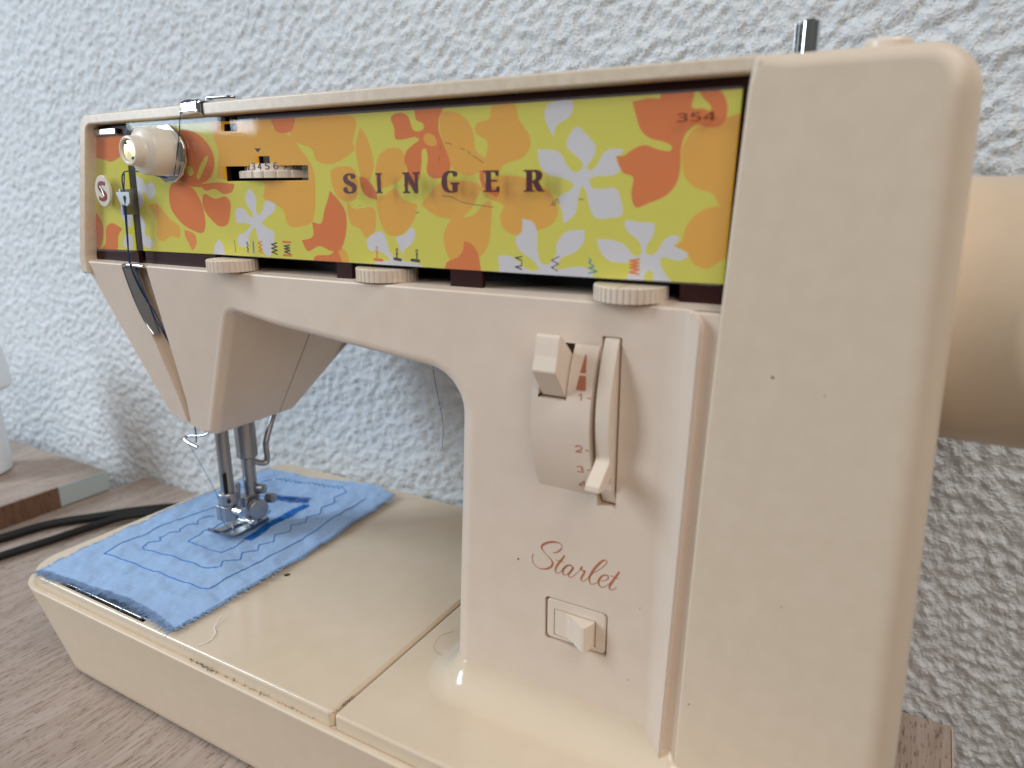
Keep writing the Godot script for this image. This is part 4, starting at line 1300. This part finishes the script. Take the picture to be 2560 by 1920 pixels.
func build_knob() -> void:
	var c := Vector3(-0.2534, 0.2782, 0)
	var tr := along(Vector3(0, 0, 1), c)
	var knob := part("tension_knob", lathe([Vector2(0.0098, -0.001), Vector2(0.0102, -0.0006), Vector2(0.0104, 0.0002), Vector2(0.0102, 0.0098), Vector2(0.0097, 0.0110), Vector2(0.0078, 0.0126), Vector2(0.0068, 0.0130), Vector2(0.0063, 0.0136), Vector2(0.0063, 0.0171), Vector2(0.0060, 0.0178), Vector2(0.0053, 0.0180), Vector2(0.0047, 0.0176), Vector2(0.0045, 0.0166), Vector2(0, 0.0166)], tr, "knob_white", 64))
	obj("knob_face", lathe([Vector2(0.0043, 0.0166), Vector2(0.0042, 0.0170), Vector2(0, 0.0172)], tr, "gold", 40), knob)
	for a in [2.1, -1.05]:
		var q := c + Vector3(cos(a), sin(a), 0) * 0.0037
		obj("knob_notch", box(Vector3(q.x - 0.0005, q.y - 0.0006, 0.0166), Vector3(q.x + 0.0005, q.y + 0.0006, 0.01735), 0.0, "black"), knob)
	var hx := PackedVector2Array()
	for k in 12:
		hx.append(Vector2(c.x + 0.0012, c.y - 0.0008) + Vector2.from_angle(TAU * (k + 0.5) / 12) * 0.0128)
	obj("tension_disc", slab(hx, -0.0009, 0.0002, 0.0004, "chrome"), knob)
	obj("tension_disc", lathe([Vector2(0.0098, -0.0047), Vector2(0.0098, -0.0014), Vector2(0, -0.0012)], tr, "steel", 48), knob)
	obj("check_spring", box(Vector3(-0.2424, 0.2738, -0.0012), Vector3(-0.2412, 0.2822, 0.0016), 0.0004, "steel"), knob)
	# take-up lever in its slot
	var slotp := PackedVector2Array([Vector2(-0.2892, 0.2608), Vector2(-0.2786, 0.2608), Vector2(-0.2790, 0.2560), Vector2(-0.2815, 0.2542), Vector2(-0.2862, 0.2554)])
	var eye := PackedVector2Array()
	for k in 16:
		eye.append(Vector2(-0.2824, 0.2580) + Vector2.from_angle(TAU * k / 16) * 0.00125)
	var mb := MB.new()
	var so: PackedVector2Array = ccw(round_poly([slotp[0], slotp[1], slotp[2], slotp[3], slotp[4]], [0.0006, 0.0006, 0.001, 0.001, 0.002], [], 0.002, 4)[0])
	part("take_up_lever", plate(so, 0.0026, 0.0036, "steel", [eye]))
	part("lever_arm", box(Vector3(-0.2884, 0.250, -0.020), Vector3(-0.2868, 0.262, 0.0024), 0.0004, "steel"))
	# guide strip in the threading groove, following the slanting front
	mb = MB.new()
	var ga := [Vector2(-0.2970, 0.2246), Vector2(-0.2970, 0.2140), Vector2(-0.2962, 0.2050), Vector2(-0.2942, 0.1960), Vector2(-0.2905, 0.1895)]
	var gb := [Vector2(-0.2900, 0.2246), Vector2(-0.2896, 0.2140), Vector2(-0.2893, 0.2050), Vector2(-0.2889, 0.1970), Vector2(-0.2886, 0.1895)]
	for k in 4:
		for s in [[0.0, 1.0], [0.0012, -1.0]]:
			var P := func(q: Vector2, dz: float) -> Vector3: return Vector3(q.x, q.y, front(q) + dz - s[0])
			mb.face(P.call(ga[k], 0.0008), P.call(gb[k], -0.0012), P.call(gb[k + 1], -0.0012), P.call(ga[k + 1], 0.0008), Vector3(0.6, 0.1, 0.75) * s[1])
	part("groove_plate", mb.mesh(mats.steel))
	var g2 := []
	for q in ga: g2.append(Vector3(q.x, q.y, front(q) + 0.0008))
	part("groove_edge", tube(curve3(g2, 5), 0.0006, "chrome", 8))
	part("groove_hook", tube(curve3([Vector3(-0.2962, 0.2252, 0.0006), Vector3(-0.2920, 0.2258, 0.0010), Vector3(-0.2862, 0.2258, 0.0008), Vector3(-0.2800, 0.2256, 0.0004)], 5), 0.0008, "chrome", 10))


func build_needle() -> void:
	part("needle_bar", rod(Vector3(-0.2922, 0.0760, -0.042), Vector3(-0.2922, 0.150, -0.042), 0.0038, "steel"))
	part("bar_flat", box(Vector3(-0.2894, 0.0880, -0.0395), Vector3(-0.2886, 0.1010, -0.0370), 0.0003, "black"))
	var clamp := part("needle_clamp", lathe([Vector2(0, 0.0800), Vector2(0.0053, 0.0800), Vector2(0.0057, 0.0805), Vector2(0.0057, 0.0868), Vector2(0.0053, 0.0875), Vector2(0, 0.0875)], along(Vector3.UP, Vector3(-0.2926, 0, -0.042)), "steel_soft", 40))
	obj("clamp_block", slab(round_poly([Vector2(-0.2985, 0.0366), Vector2(-0.2895, 0.0366), Vector2(-0.2875, 0.0420), Vector2(-0.2895, 0.0462), Vector2(-0.2985, 0.0462)], [0.001, 0.0015, 0.002, 0.002, 0.001], [], 0.003, 5)[0], 0.0700, 0.0795, 0.0005, "steel_soft", [], [], flat_tr()), clamp)
	obj("clamp_screw", rod(Vector3(-0.2885, 0.0765, -0.0420), Vector3(-0.2806, 0.0765, -0.0420), 0.0030, "chrome", 0.0005), clamp)
	obj("clamp_ring", rod(Vector3(-0.2880, 0.0838, -0.0385), Vector3(-0.2864, 0.0838, -0.0375), 0.0012, "dark_gap", 0.0003, 16), clamp)
	part("needle", lathe([Vector2(0, 0.0566), Vector2(0.0003, 0.0585), Vector2(0.00065, 0.0620), Vector2(0.0008, 0.0720), Vector2(0, 0.0722)], along(Vector3.UP, Vector3(-0.2922, 0, -0.0425)), "chrome", 16))
	# presser bar
	part("presser_sleeve", lathe([Vector2(0, 0.1046), Vector2(0.0054, 0.1046), Vector2(0.0061, 0.1055), Vector2(0.0063, 0.150), Vector2(0, 0.150)], along(Vector3.UP, Vector3(-0.2915, 0, -0.058)), "steel", 40))
	part("presser_bar", rod(Vector3(-0.2915, 0.0660, -0.058), Vector3(-0.2915, 0.110, -0.058), 0.0040, "steel"))
	var foot := part("presser_foot", slab(round_poly([Vector2(-0.2985, 0.050), Vector2(-0.2858, 0.050), Vector2(-0.2858, 0.0655), Vector2(-0.2985, 0.0655)], [0.001, 0.001, 0.002, 0.002], [], 0.003, 4)[0], 0.0608, 0.0630, 0.0004, "steel", [], [], flat_tr()))
	# two toes, turned up in front
	for s in [[-0.3010, -0.2952, 0.0300], [-0.2905, -0.2848, 0.0365]]:
		var mb := MB.new()
		var x0: float = s[0]
		var x1: float = s[1]
		var zs := [-0.0520, -0.0440, -0.0390, -0.0362, -0.0335, -0.0310]
		var hs := [0.0608, 0.0608, 0.0608, 0.0613, 0.0627, 0.0646]
		for k in 5:
			var a := Vector3(0, hs[k], zs[k])
			var b := Vector3(0, hs[k + 1], zs[k + 1])
			var up := Vector3(0, zs[k + 1] - zs[k], hs[k] - hs[k + 1]).normalized()
			var th := up * 0.0018
			var X0 := Vector3(x0, 0, 0)
			var X1 := Vector3(x1, 0, 0)
			mb.face(X0 + a + th, X1 + a + th, X1 + b + th, X0 + b + th, up)
			mb.face(X0 + a, X1 + a, X1 + b, X0 + b, -up)
			mb.face(X1 + a, X1 + b, X1 + b + th, X1 + a + th, Vector3.RIGHT)
			mb.face(X0 + a, X0 + b, X0 + b + th, X0 + a + th, Vector3.LEFT)
			if k == 4:
				mb.face(X0 + b, X1 + b, X1 + b + th, X0 + b + th, Vector3(0, 0, 1))
		obj("toe", mb.mesh(mats.steel), foot)
	obj("ankle", slab(round_poly([Vector2(-0.2960, 0.0500), Vector2(-0.2880, 0.0500), Vector2(-0.2880, 0.0620), Vector2(-0.2960, 0.0620)], [0.001, 0.002, 0.002, 0.001], [], 0.003, 4)[0], 0.0628, 0.0810, 0.0006, "steel_soft", [], [], flat_tr()), foot)
	obj("hinge_pin", rod(Vector3(-0.2985, 0.0655, -0.0520), Vector3(-0.2835, 0.0655, -0.0520), 0.0022, "chrome", 0.0004), foot)
	obj("thumb_screw", lathe([Vector2(0, 0), Vector2(0.0058, 0), Vector2(0.0062, 0.0005), Vector2(0.0062, 0.0042), Vector2(0.0057, 0.0048), Vector2(0, 0.0049)], along(Vector3(1, 0, 0.25), Vector3(-0.2865, 0.0728, -0.0560)), "steel_soft", 40), foot)
	obj("foot_screw", lathe([Vector2(0, 0), Vector2(0.0030, 0), Vector2(0.0034, 0.0006), Vector2(0.0030, 0.0050), Vector2(0, 0.0055)], along(Vector3(1, 0.1, -0.2), Vector3(-0.2880, 0.0835, -0.0600)), "steel", 28), foot)
	obj("foot_screw", lathe([Vector2(0, 0), Vector2(0.0030, 0), Vector2(0.0034, 0.0006), Vector2(0.0030, 0.0050), Vector2(0, 0.0055)], along(Vector3(1, 0.1, -0.2), Vector3(-0.2860, 0.0760, -0.0650)), "steel", 28), foot)
	obj("spring_pin", rod(Vector3(-0.2945, 0.0800, -0.0500), Vector3(-0.2945, 0.0895, -0.0510), 0.0017, "steel_soft"), foot)
	# presser lifter: bent flat rod
	part("presser_lever", tube(curve3([Vector3(-0.2845, 0.150, -0.0900), Vector3(-0.2850, 0.1320, -0.0775), Vector3(-0.2850, 0.1140, -0.0680), Vector3(-0.2852, 0.1085, -0.0672), Vector3(-0.2850, 0.1030, -0.0672), Vector3(-0.2852, 0.0995, -0.0662), Vector3(-0.2872, 0.0997, -0.0630), Vector3(-0.2905, 0.1030, -0.0585)], 6), 0.0020, "steel", 12, 0.75))
	# chrome thread hook under the head
	part("thread_hook", tube(curve3([Vector3(-0.2870, 0.1300, -0.0330), Vector3(-0.2935, 0.1262, -0.0310), Vector3(-0.3030, 0.1248, -0.0290), Vector3(-0.3052, 0.1236, -0.0270), Vector3(-0.3010, 0.1220, -0.0262), Vector3(-0.2935, 0.1205, -0.0262)], 8), 0.0011, "chrome", 12, 0.7))


func build_handwheel() -> void:
	var tr := along(Vector3.RIGHT, Vector3(0, 0.2238, -0.055))
	var w := part("hand_wheel", lathe([Vector2(0, 0.0450), Vector2(0.0418, 0.0450), Vector2(0.0418, 0.0690), Vector2(0.0419, 0.108), Vector2(0.0408, 0.116), Vector2(0.037, 0.120), Vector2(0, 0.121)], tr, "cream_base", 96))
	tag(w, "cream hand wheel standing out at the right end")


func build_threads() -> void:
	var t := root("sewing_thread", Vector3(-0.2922, 0.06, -0.0425), "blue sewing thread laced from the top guide down to the needle", "thread")
	sub("upper_thread", tube(curve3([Vector3(-0.2300, 0.2990, -0.006), Vector3(-0.2318, 0.2987, 0.0028), Vector3(-0.2356, 0.2939, 0.0028), Vector3(-0.2397, 0.2837, 0.002), Vector3(-0.2440, 0.2742, 0.0016), Vector3(-0.2470, 0.2680, 0.0012)], 4), 0.00018, "thread", 6), t)
	sub("upper_thread", tube(curve3([Vector3(-0.2318, 0.2990, 0.001), Vector3(-0.2296, 0.2974, 0.0031), Vector3(-0.2272, 0.2985, 0.001)], 4), 0.00018, "thread", 6), t)
	var strands := [[Vector3(-0.2548, 0.2672, 0.0008), Vector3(-0.2835, 0.2700, 0.0012), Vector3(-0.2846, 0.2560, 0.0020), Vector3(-0.2868, 0.2400, 0.0020), Vector3(-0.2886, 0.2262, 0.0016), Vector3(-0.2887, 0.2120, -0.0025), Vector3(-0.2860, 0.1985, -0.0075), Vector3(-0.2862, 0.1700, -0.0160), Vector3(-0.2890, 0.1340, -0.0230), Vector3(-0.2960, 0.1225, -0.0275)], [Vector3(-0.2842, 0.2690, 0.0010), Vector3(-0.2838, 0.2580, 0.0030), Vector3(-0.2862, 0.2420, 0.0026), Vector3(-0.2879, 0.2262, 0.0018), Vector3(-0.2896, 0.2120, -0.0035), Vector3(-0.2895, 0.1990, -0.0080), Vector3(-0.2872, 0.1840, -0.0130)], [Vector3(-0.2824, 0.2575, 0.0038), Vector3(-0.2838, 0.2500, 0.0030), Vector3(-0.2872, 0.2350, 0.0024), Vector3(-0.2882, 0.2264, 0.0022)]]
	for s in strands:
		sub("take_up_thread", tube(curve3(s, 5), 0.00032, "thread", 6), t)
	sub("needle_thread", tube(curve3([Vector3(-0.3018, 0.1216, -0.0265), Vector3(-0.2978, 0.1005, -0.0330), Vector3(-0.2948, 0.0850, -0.0366), Vector3(-0.2935, 0.0720, -0.0362), Vector3(-0.2922, 0.0620, -0.0412)], 5), 0.00017, "stitch", 6), t)
	tag(obj("loose_thread", tube(curve3([Vector3(-0.1740, 0.1900, -0.092), Vector3(-0.1736, 0.1689, -0.09), Vector3(-0.1711, 0.1536, -0.09), Vector3(-0.1685, 0.1407, -0.09), Vector3(-0.1679, 0.1326, -0.09), Vector3(-0.1692, 0.1218, -0.09)], 6), 0.00013, "thread", 6)), "thin loose thread hanging behind the arm over the throat", "thread")
	tag(obj("thread_tail", tube(curve3([Vector3(-0.2270, 0.0590, 0.019), Vector3(-0.2235, 0.0578, 0.0260), Vector3(-0.2190, 0.0577, 0.0290), Vector3(-0.2165, 0.0576, 0.0345), Vector3(-0.2180, 0.0576, 0.0400)], 6), 0.00022, "pale_thread", 6)), "short whitish thread end at the front right cloth corner", "thread")
	tag(obj("hair", tube(curve3([Vector3(-0.1210, 0.0574, -0.0290), Vector3(-0.1247, 0.0574, -0.0223), Vector3(-0.1218, 0.0574, -0.0134), Vector3(-0.1168, 0.0574, -0.0112), Vector3(-0.1100, 0.0574, -0.0100)], 6), 0.00004, "lint", 5)), "fine dark hair lying on the bed beside the pillar", "hair")
	tag(obj("lint", lint_mesh(), null), "dark lint caught along the front edge of the bed plate", "lint", "", "stuff")


func lint_mesh() -> ArrayMesh:
	var mb := MB.new()
	var rng := RandomNumberGenerator.new()
	rng.seed = 91
	for k in 60:
		var x := -0.21 + rng.randfn() * 0.006 if k < 34 else rng.randf_range(-0.20, -0.135)
		var p := Vector3(x, 0.0511, 0.0422 + rng.randf() * 0.0007)
		var d := Vector3(rng.randf_range(-1, 1), 0.2 * rng.randf(), rng.randf_range(-0.2, 0.6)).normalized() * rng.randf_range(0.0006, 0.0018)
		add_tube(mb, PackedVector3Array([p, p + d * 0.5 + Vector3(0, 0.0003, 0), p + d]), 0.00009, 4)
	for k in 26:
		var p := Vector3(-0.1326 + rng.randf_range(-0.0003, 0.0003), 0.0566, 0.0405 - rng.randf() * 0.012)
		var d := Vector3(rng.randf_range(-1, 1), 0.1, rng.randf_range(-1, 1)).normalized() * 0.0007
		add_tube(mb, PackedVector3Array([p, p + d]), 0.0001, 4)
	return mb.mesh(mats.lint)


# ---------------------------------------------------------------- cloth
var cl_noise: FastNoiseLite


func cloth_y(x: float, z: float) -> float:
	var u := inverse_lerp(-0.357, -0.238, x)
	var w := inverse_lerp(-0.135, 0.04, z)
	var h := 0.0583
	var n := cl_noise.get_noise_2d(x * 1000.0, z * 1000.0)
	var calm := smoothstep(0.0, 0.022, Vector2(x + 0.292, z + 0.046).length())
	h += (0.0009 + 0.0013 * n) * calm
	# soft folds
	h += 0.0017 * exp(-pow((z + 0.004 + (x + 0.29) * 0.35) / 0.012, 2)) * exp(-pow((x + 0.279) / 0.028, 2))
	h += 0.0030 * exp(-pow((z + 0.128) / 0.030, 2)) * exp(-pow((x + 0.262) / 0.022, 2))
	h += 0.0016 * exp(-pow((z + 0.085) / 0.02, 2)) * exp(-pow((x + 0.25) / 0.014, 2))
	h += 0.0010 * sin((z * 90.0 + x * 40.0)) * (1.0 - w) * 0.5
	return maxf(h, 0.0578)


func cloth_edge(u: float, w: float) -> Vector2:
	# u: left to right, w: back to front
	var fl := Vector2(-0.3505, 0.0392)
	var fr := Vector2(-0.2379, 0.0396)
	var bl := Vector2(-0.3568, -0.1285)
	var br := Vector2(-0.2437, -0.1355)
	var p := bl.lerp(br, u).lerp(fl.lerp(fr, u), w)
	p.x += (-0.0040 * (1 - u) + 0.0030 * u) * sin(w * PI)
	p.y += -0.0066 * sin(u * PI) * w * w + 0.002 * sin(u * 5.0) * w - 0.0055 * sin(u * PI * 1.15 - 0.3) * (1 - w) * smoothstep(0.3, 0.7, u)
	return p


func sew(mb: MB, a: Array, curved: int) -> void:
	var p := mm(a)
	if curved == 1:
		p = smooth(p, false, 5)
	var path := PackedVector3Array()
	# walk the line in stitches that dip into the cloth
	var step := 0.0017
	for i in p.size() - 1:
		var s := p[i] * 0.001
		var e := p[i + 1] * 0.001
		var c := maxi(1, int(s.distance_to(e) / (step * 0.34)))
		for k in c:
			var q := s.lerp(e, float(k) / c)
			path.append(Vector3(q.x, cloth_y(q.x, q.y) + 0.00005 + 0.00016 * absf(sin(path.size() * PI / 5.0)), q.y))
	add_tube(mb, path, 0.00027, 5)


func scallop(mb: MB, a: Array) -> void:
	var p := mm(a)
	var s := p[0] * 0.001
	var e := p[1] * 0.001
	var path := PackedVector3Array()
	for k in 15 * 6:
		var t := k / 90.0
		var f := fmod(t * 15.0, 1.0)
		var q := s.lerp(e, t) + Vector2(0, -0.0006 - 0.0032 * sqrt(maxf(0.0, 1.0 - f)) + 0.002 * f)
		path.append(Vector3(q.x, cloth_y(q.x, q.y) + 0.00012, q.y))
	add_tube(mb, path, 0.0002, 5)


func satin(mb: MB, a: Array, width: float) -> void:
	var p := smooth(mm(a), false, 4)
	var tot := 0.0
	var side := 1.0
	var path := PackedVector3Array()
	var rng := RandomNumberGenerator.new()
	rng.seed = 17
	for i in p.size() - 1:
		var s := p[i] * 0.001
		var e := p[i + 1] * 0.001
		var d := (e - s).normalized()
		var nrm := Vector2(-d.y, d.x)
		var c := int(s.distance_to(e) / (0.00022 if width < 0.0065 else 0.00045))
		for k in c:
			var q := s.lerp(e, float(k) / c) + nrm * side * width * (0.5 + rng.randf_range(-0.05, 0.05))
			side = -side
			path.append(Vector3(q.x, cloth_y(q.x, q.y) + 0.00028, q.y))
	var fat := MB.new()
	add_tube(fat, path, 0.0002, 4)
	satins.append(fat)


var satins := []


func build_cloth() -> void:
	cl_noise = noise(0.045, 3, 73)
	var t := root("cloth", Vector3(-0.297, 0.058, -0.048), "pale blue cloth with practice stitching lying on the machine bed", "cloth")
	var mb := MB.new()
	var nu := 110
	var nw := 160
	var g := []
	for j in nw + 1:
		for i in nu + 1:
			var q := cloth_edge(float(i) / nu, float(j) / nw)
			g.append(Vector3(q.x, cloth_y(q.x, q.y), q.y))
	for s in 2:
		var base := mb.v.size()
		for j in nw + 1:
			for i in nu + 1:
				var l: Vector3 = g[j * (nu + 1) + maxi(i - 1, 0)]
				var r: Vector3 = g[j * (nu + 1) + mini(i + 1, nu)]
				var d: Vector3 = g[maxi(j - 1, 0) * (nu + 1) + i]
				var f: Vector3 = g[mini(j + 1, nw) * (nu + 1) + i]
				var nn := (f - d).cross(r - l).normalized()
				mb.p(g[j * (nu + 1) + i] - (Vector3(0, 0.00055, 0) if s else Vector3.ZERO), -nn if s else nn)
		for j in nw:
			for i in nu:
				var k := base + j * (nu + 1) + i
				mb.q(k, k + 1, k + nu + 2, k + nu + 1)
	var cm := mb.mesh(mats.cloth)
	sub("fabric", cm, t)
	# frayed rim: loose fibres
	mb = MB.new()
	var rng := RandomNumberGenerator.new()
	rng.seed = 5
	for side in 3:
		var cnt: int = [2200, 2600, 900][side]
		for k in cnt:
			var s := rng.randf()
			var q: Vector2
			var d: Vector2
			if side == 0:
				q = cloth_edge(s, 1.0 - 0.006 * rng.randf())
				d = Vector2(rng.randfn() * 0.5, 1)
			elif side == 1:
				q = cloth_edge(1.0 - 0.006 * rng.randf(), s)
				d = Vector2(1, rng.randfn() * 0.6)
			else:
				q = cloth_edge(0.004 * rng.randf(), s)
				d = Vector2(-1, rng.randfn() * 0.6)
			var y := cloth_y(q.x, q.y)
			var l := (0.0009 + 0.0019 * rng.randf() * rng.randf() * 2.0) * (1.5 if side == 0 else (0.7 if side == 2 else 1.0))
			if rng.randf() < 0.06: l *= 1.8
			var a := Vector3(q.x, y - 0.0003 + 0.0004 * rng.randf(), q.y)
			var dd := Vector3(d.x, 0, d.y).normalized()
			var b := a + dd * l + Vector3(rng.randfn() * 0.0002, 0.0006 - rng.randf() * 0.0009, rng.randfn() * 0.0002)
			b.y = maxf(b.y, 0.0575)
			add_tube(mb, PackedVector3Array([a, a.lerp(b, 0.55) + Vector3(rng.randfn(), rng.randf(), rng.randfn()) * 0.00015, b]), 0.00008 + 0.00008 * rng.randf(), 3)
	var fr := sub("frayed_edge", mb.mesh(mats.cloth), t)
	tag(fr, "", "", "", "stuff")
	var th := MB.new()
	sew(th, [-338.1,-42.7,-340,-29.8,-339.7,-16,-340.6,-3.7,-338.6,9.2,-335.9,10.7,-319.7,9.7,-297.3,9.6,-280.6,9.2,-267,8.1,-254.2,6.8,-253.3,0.1,-252.5,-17.1,-251.1,-41,-251,-60.5,-251.6,-82.4,-253.1,-102.3,-254.9,-120], 1)
	sew(th, [-338.1,-42.7,-335.7,-51.9,-334.2,-62.3,-346.1,-89.2,-339.1,-103.3,-337.3,-113.6], 1)
	sew(th, [-324.1,-4.2,-305.6,-4.9,-287.4,-5.1,-283.8,-5.6,-271.3,-5.8,-263.6,-9.8], 1)
	sew(th, [-263.6,-9.8,-268.6,-15.5,-263,-22.6,-268.6,-28.7,-263.6,-35.6,-269.1,-41.5,-264.1,-48,-269.2,-53.9,-263.7,-60.7,-269.5,-67.5,-264,-74.1,-269.9,-80.9,-265.3,-87.7,-270.9,-94.8,-268,-103.9,-274.8,-110.6,-271.3,-119.1,-278.1,-123.9], 0)
	sew(th, [-324.1,-4.2,-326.7,-6,-328.1,-10.1,-323.3,-15,-327.6,-17.4,-327.5,-23.7,-323.4,-28.3,-326.1,-29.9,-326.8,-36.4,-322.6,-40.4,-325.9,-42.6,-326.7,-49.5,-323.5,-53.8], 0)
	sew(th, [-308.5,-51.6,-310.6,-48,-309.8,-41.4,-312.9,-37.3,-310.5,-31.9,-309.6,-24.3,-306.3,-22.5,-293.3,-22.8,-279.1,-22.7,-279.5,-30.7,-280.9,-41.3], 1)
	sew(th, [-283,-95.3,-286.7,-97.4,-288.4,-101], 0)
	sew(th, [-298.3,-66.5,-297.3,-72.9,-298.6,-77,-304.8,-75.5], 0)
	sew(th, [-315.8,-91.4,-321.1,-90.8,-324,-88.2], 0)
	scallop(th, [-337.3,-113.6,-278.1,-123.9])
	satin(th, [-279.8,-41.9,-281.3,-53,-282.8,-59.9,-282.2,-69.9,-282.6,-78.7,-284.3,-88.9,-283.6,-95], .0062)
	satin(th, [-288.6,-100.9,-300.9,-96.1,-309.6,-93.6,-315.8,-91.4], .0095)
	sub("stitching", th.mesh(mats.stitch), t)
	for s in satins:
		sub("satin_stitch", (s as MB).mesh(mats.satin), t)


func lamp(called: String, at: Vector3, size: Vector2, tint: Color, energy: float) -> void:
	var l := AreaLight3D.new()
	l.name = called
	add_child(l)
	l.area_size = size
	l.light_color = tint
	l.light_energy = energy
	l.shadow_enabled = true
	l.area_range = 12.0
	l.look_at_from_position(at, Vector3(-0.12, 0.18, 0.0))


func build_floor() -> void:
	tag(obj("floor", box(Vector3(-4, -0.80, -0.155), Vector3(4, -0.76, 5), 0.0, "floor_wood")), "dim wooden floor below the table", "", "", "structure")


func _ready() -> void:
	# camera
	var cam := Camera3D.new()
	cam.name = "camera"
	add_child(cam)
	cam.position = Vector3(0.053291, 0.262695, 0.218601)
	cam.rotation = Vector3(-0.267146, 0.521410, -0.002024)
	cam.near = 0.01
	cam.far = 20.0
	var at := CameraAttributesPhysical.new()
	at.frustum_focal_length = 22.5
	at.frustum_focus_distance = 0.325
	at.exposure_aperture = 8.0
	at.frustum_near = 0.01
	at.frustum_far = 20.0
	cam.attributes = at
	cam.fov = 56.149
	cam.current = true
	# light of the room
	var env := Environment.new()
	env.background_mode = Environment.BG_COLOR
	env.background_color = Color(0.36, 0.355, 0.35)
	env.tonemap_mode = Environment.TONE_MAPPER_LINEAR
	env.tonemap_exposure = 1.0
	env.sdfgi_enabled = true
	env.ssao_enabled = true
	env.ssil_enabled = true
	var we := WorldEnvironment.new()
	we.name = "world"
	we.environment = env
	add_child(we)
	lamp("left_window_light", Vector3(-1.72, 1.0, 1.06), Vector2(0.50, 1.25), Color(0.87, 0.94, 1.0), 3.3)
	lamp("right_fill_light", Vector3(1.3, 1.5, 1.75), Vector2(1.3, 1.0), Color(1.0, 0.96, 0.92), 1.9)  # added warm fill from the front right, no known source behind it
	lamp("overhead_fill_light", Vector3(0.9, 1.8, 0.35), Vector2(1.0, 0.8), Color(1.0, 1.0, 1.0), 1.3)  # added overhead fill that brightens wall and table at right, source unknown
	make_materials()
	build_wall()
	build_floor()
	build_tables()
	machine = root("sewing_machine", BASE, "cream sewing machine with yellow and orange flower panel", "sewing machine")
	build_body()
	build_bed()
	build_cover()
	build_handwheel()
	build_arm_shell()
	build_panel()
	build_controls()
	build_knob()
	build_needle()
	build_cloth()
	build_threads()
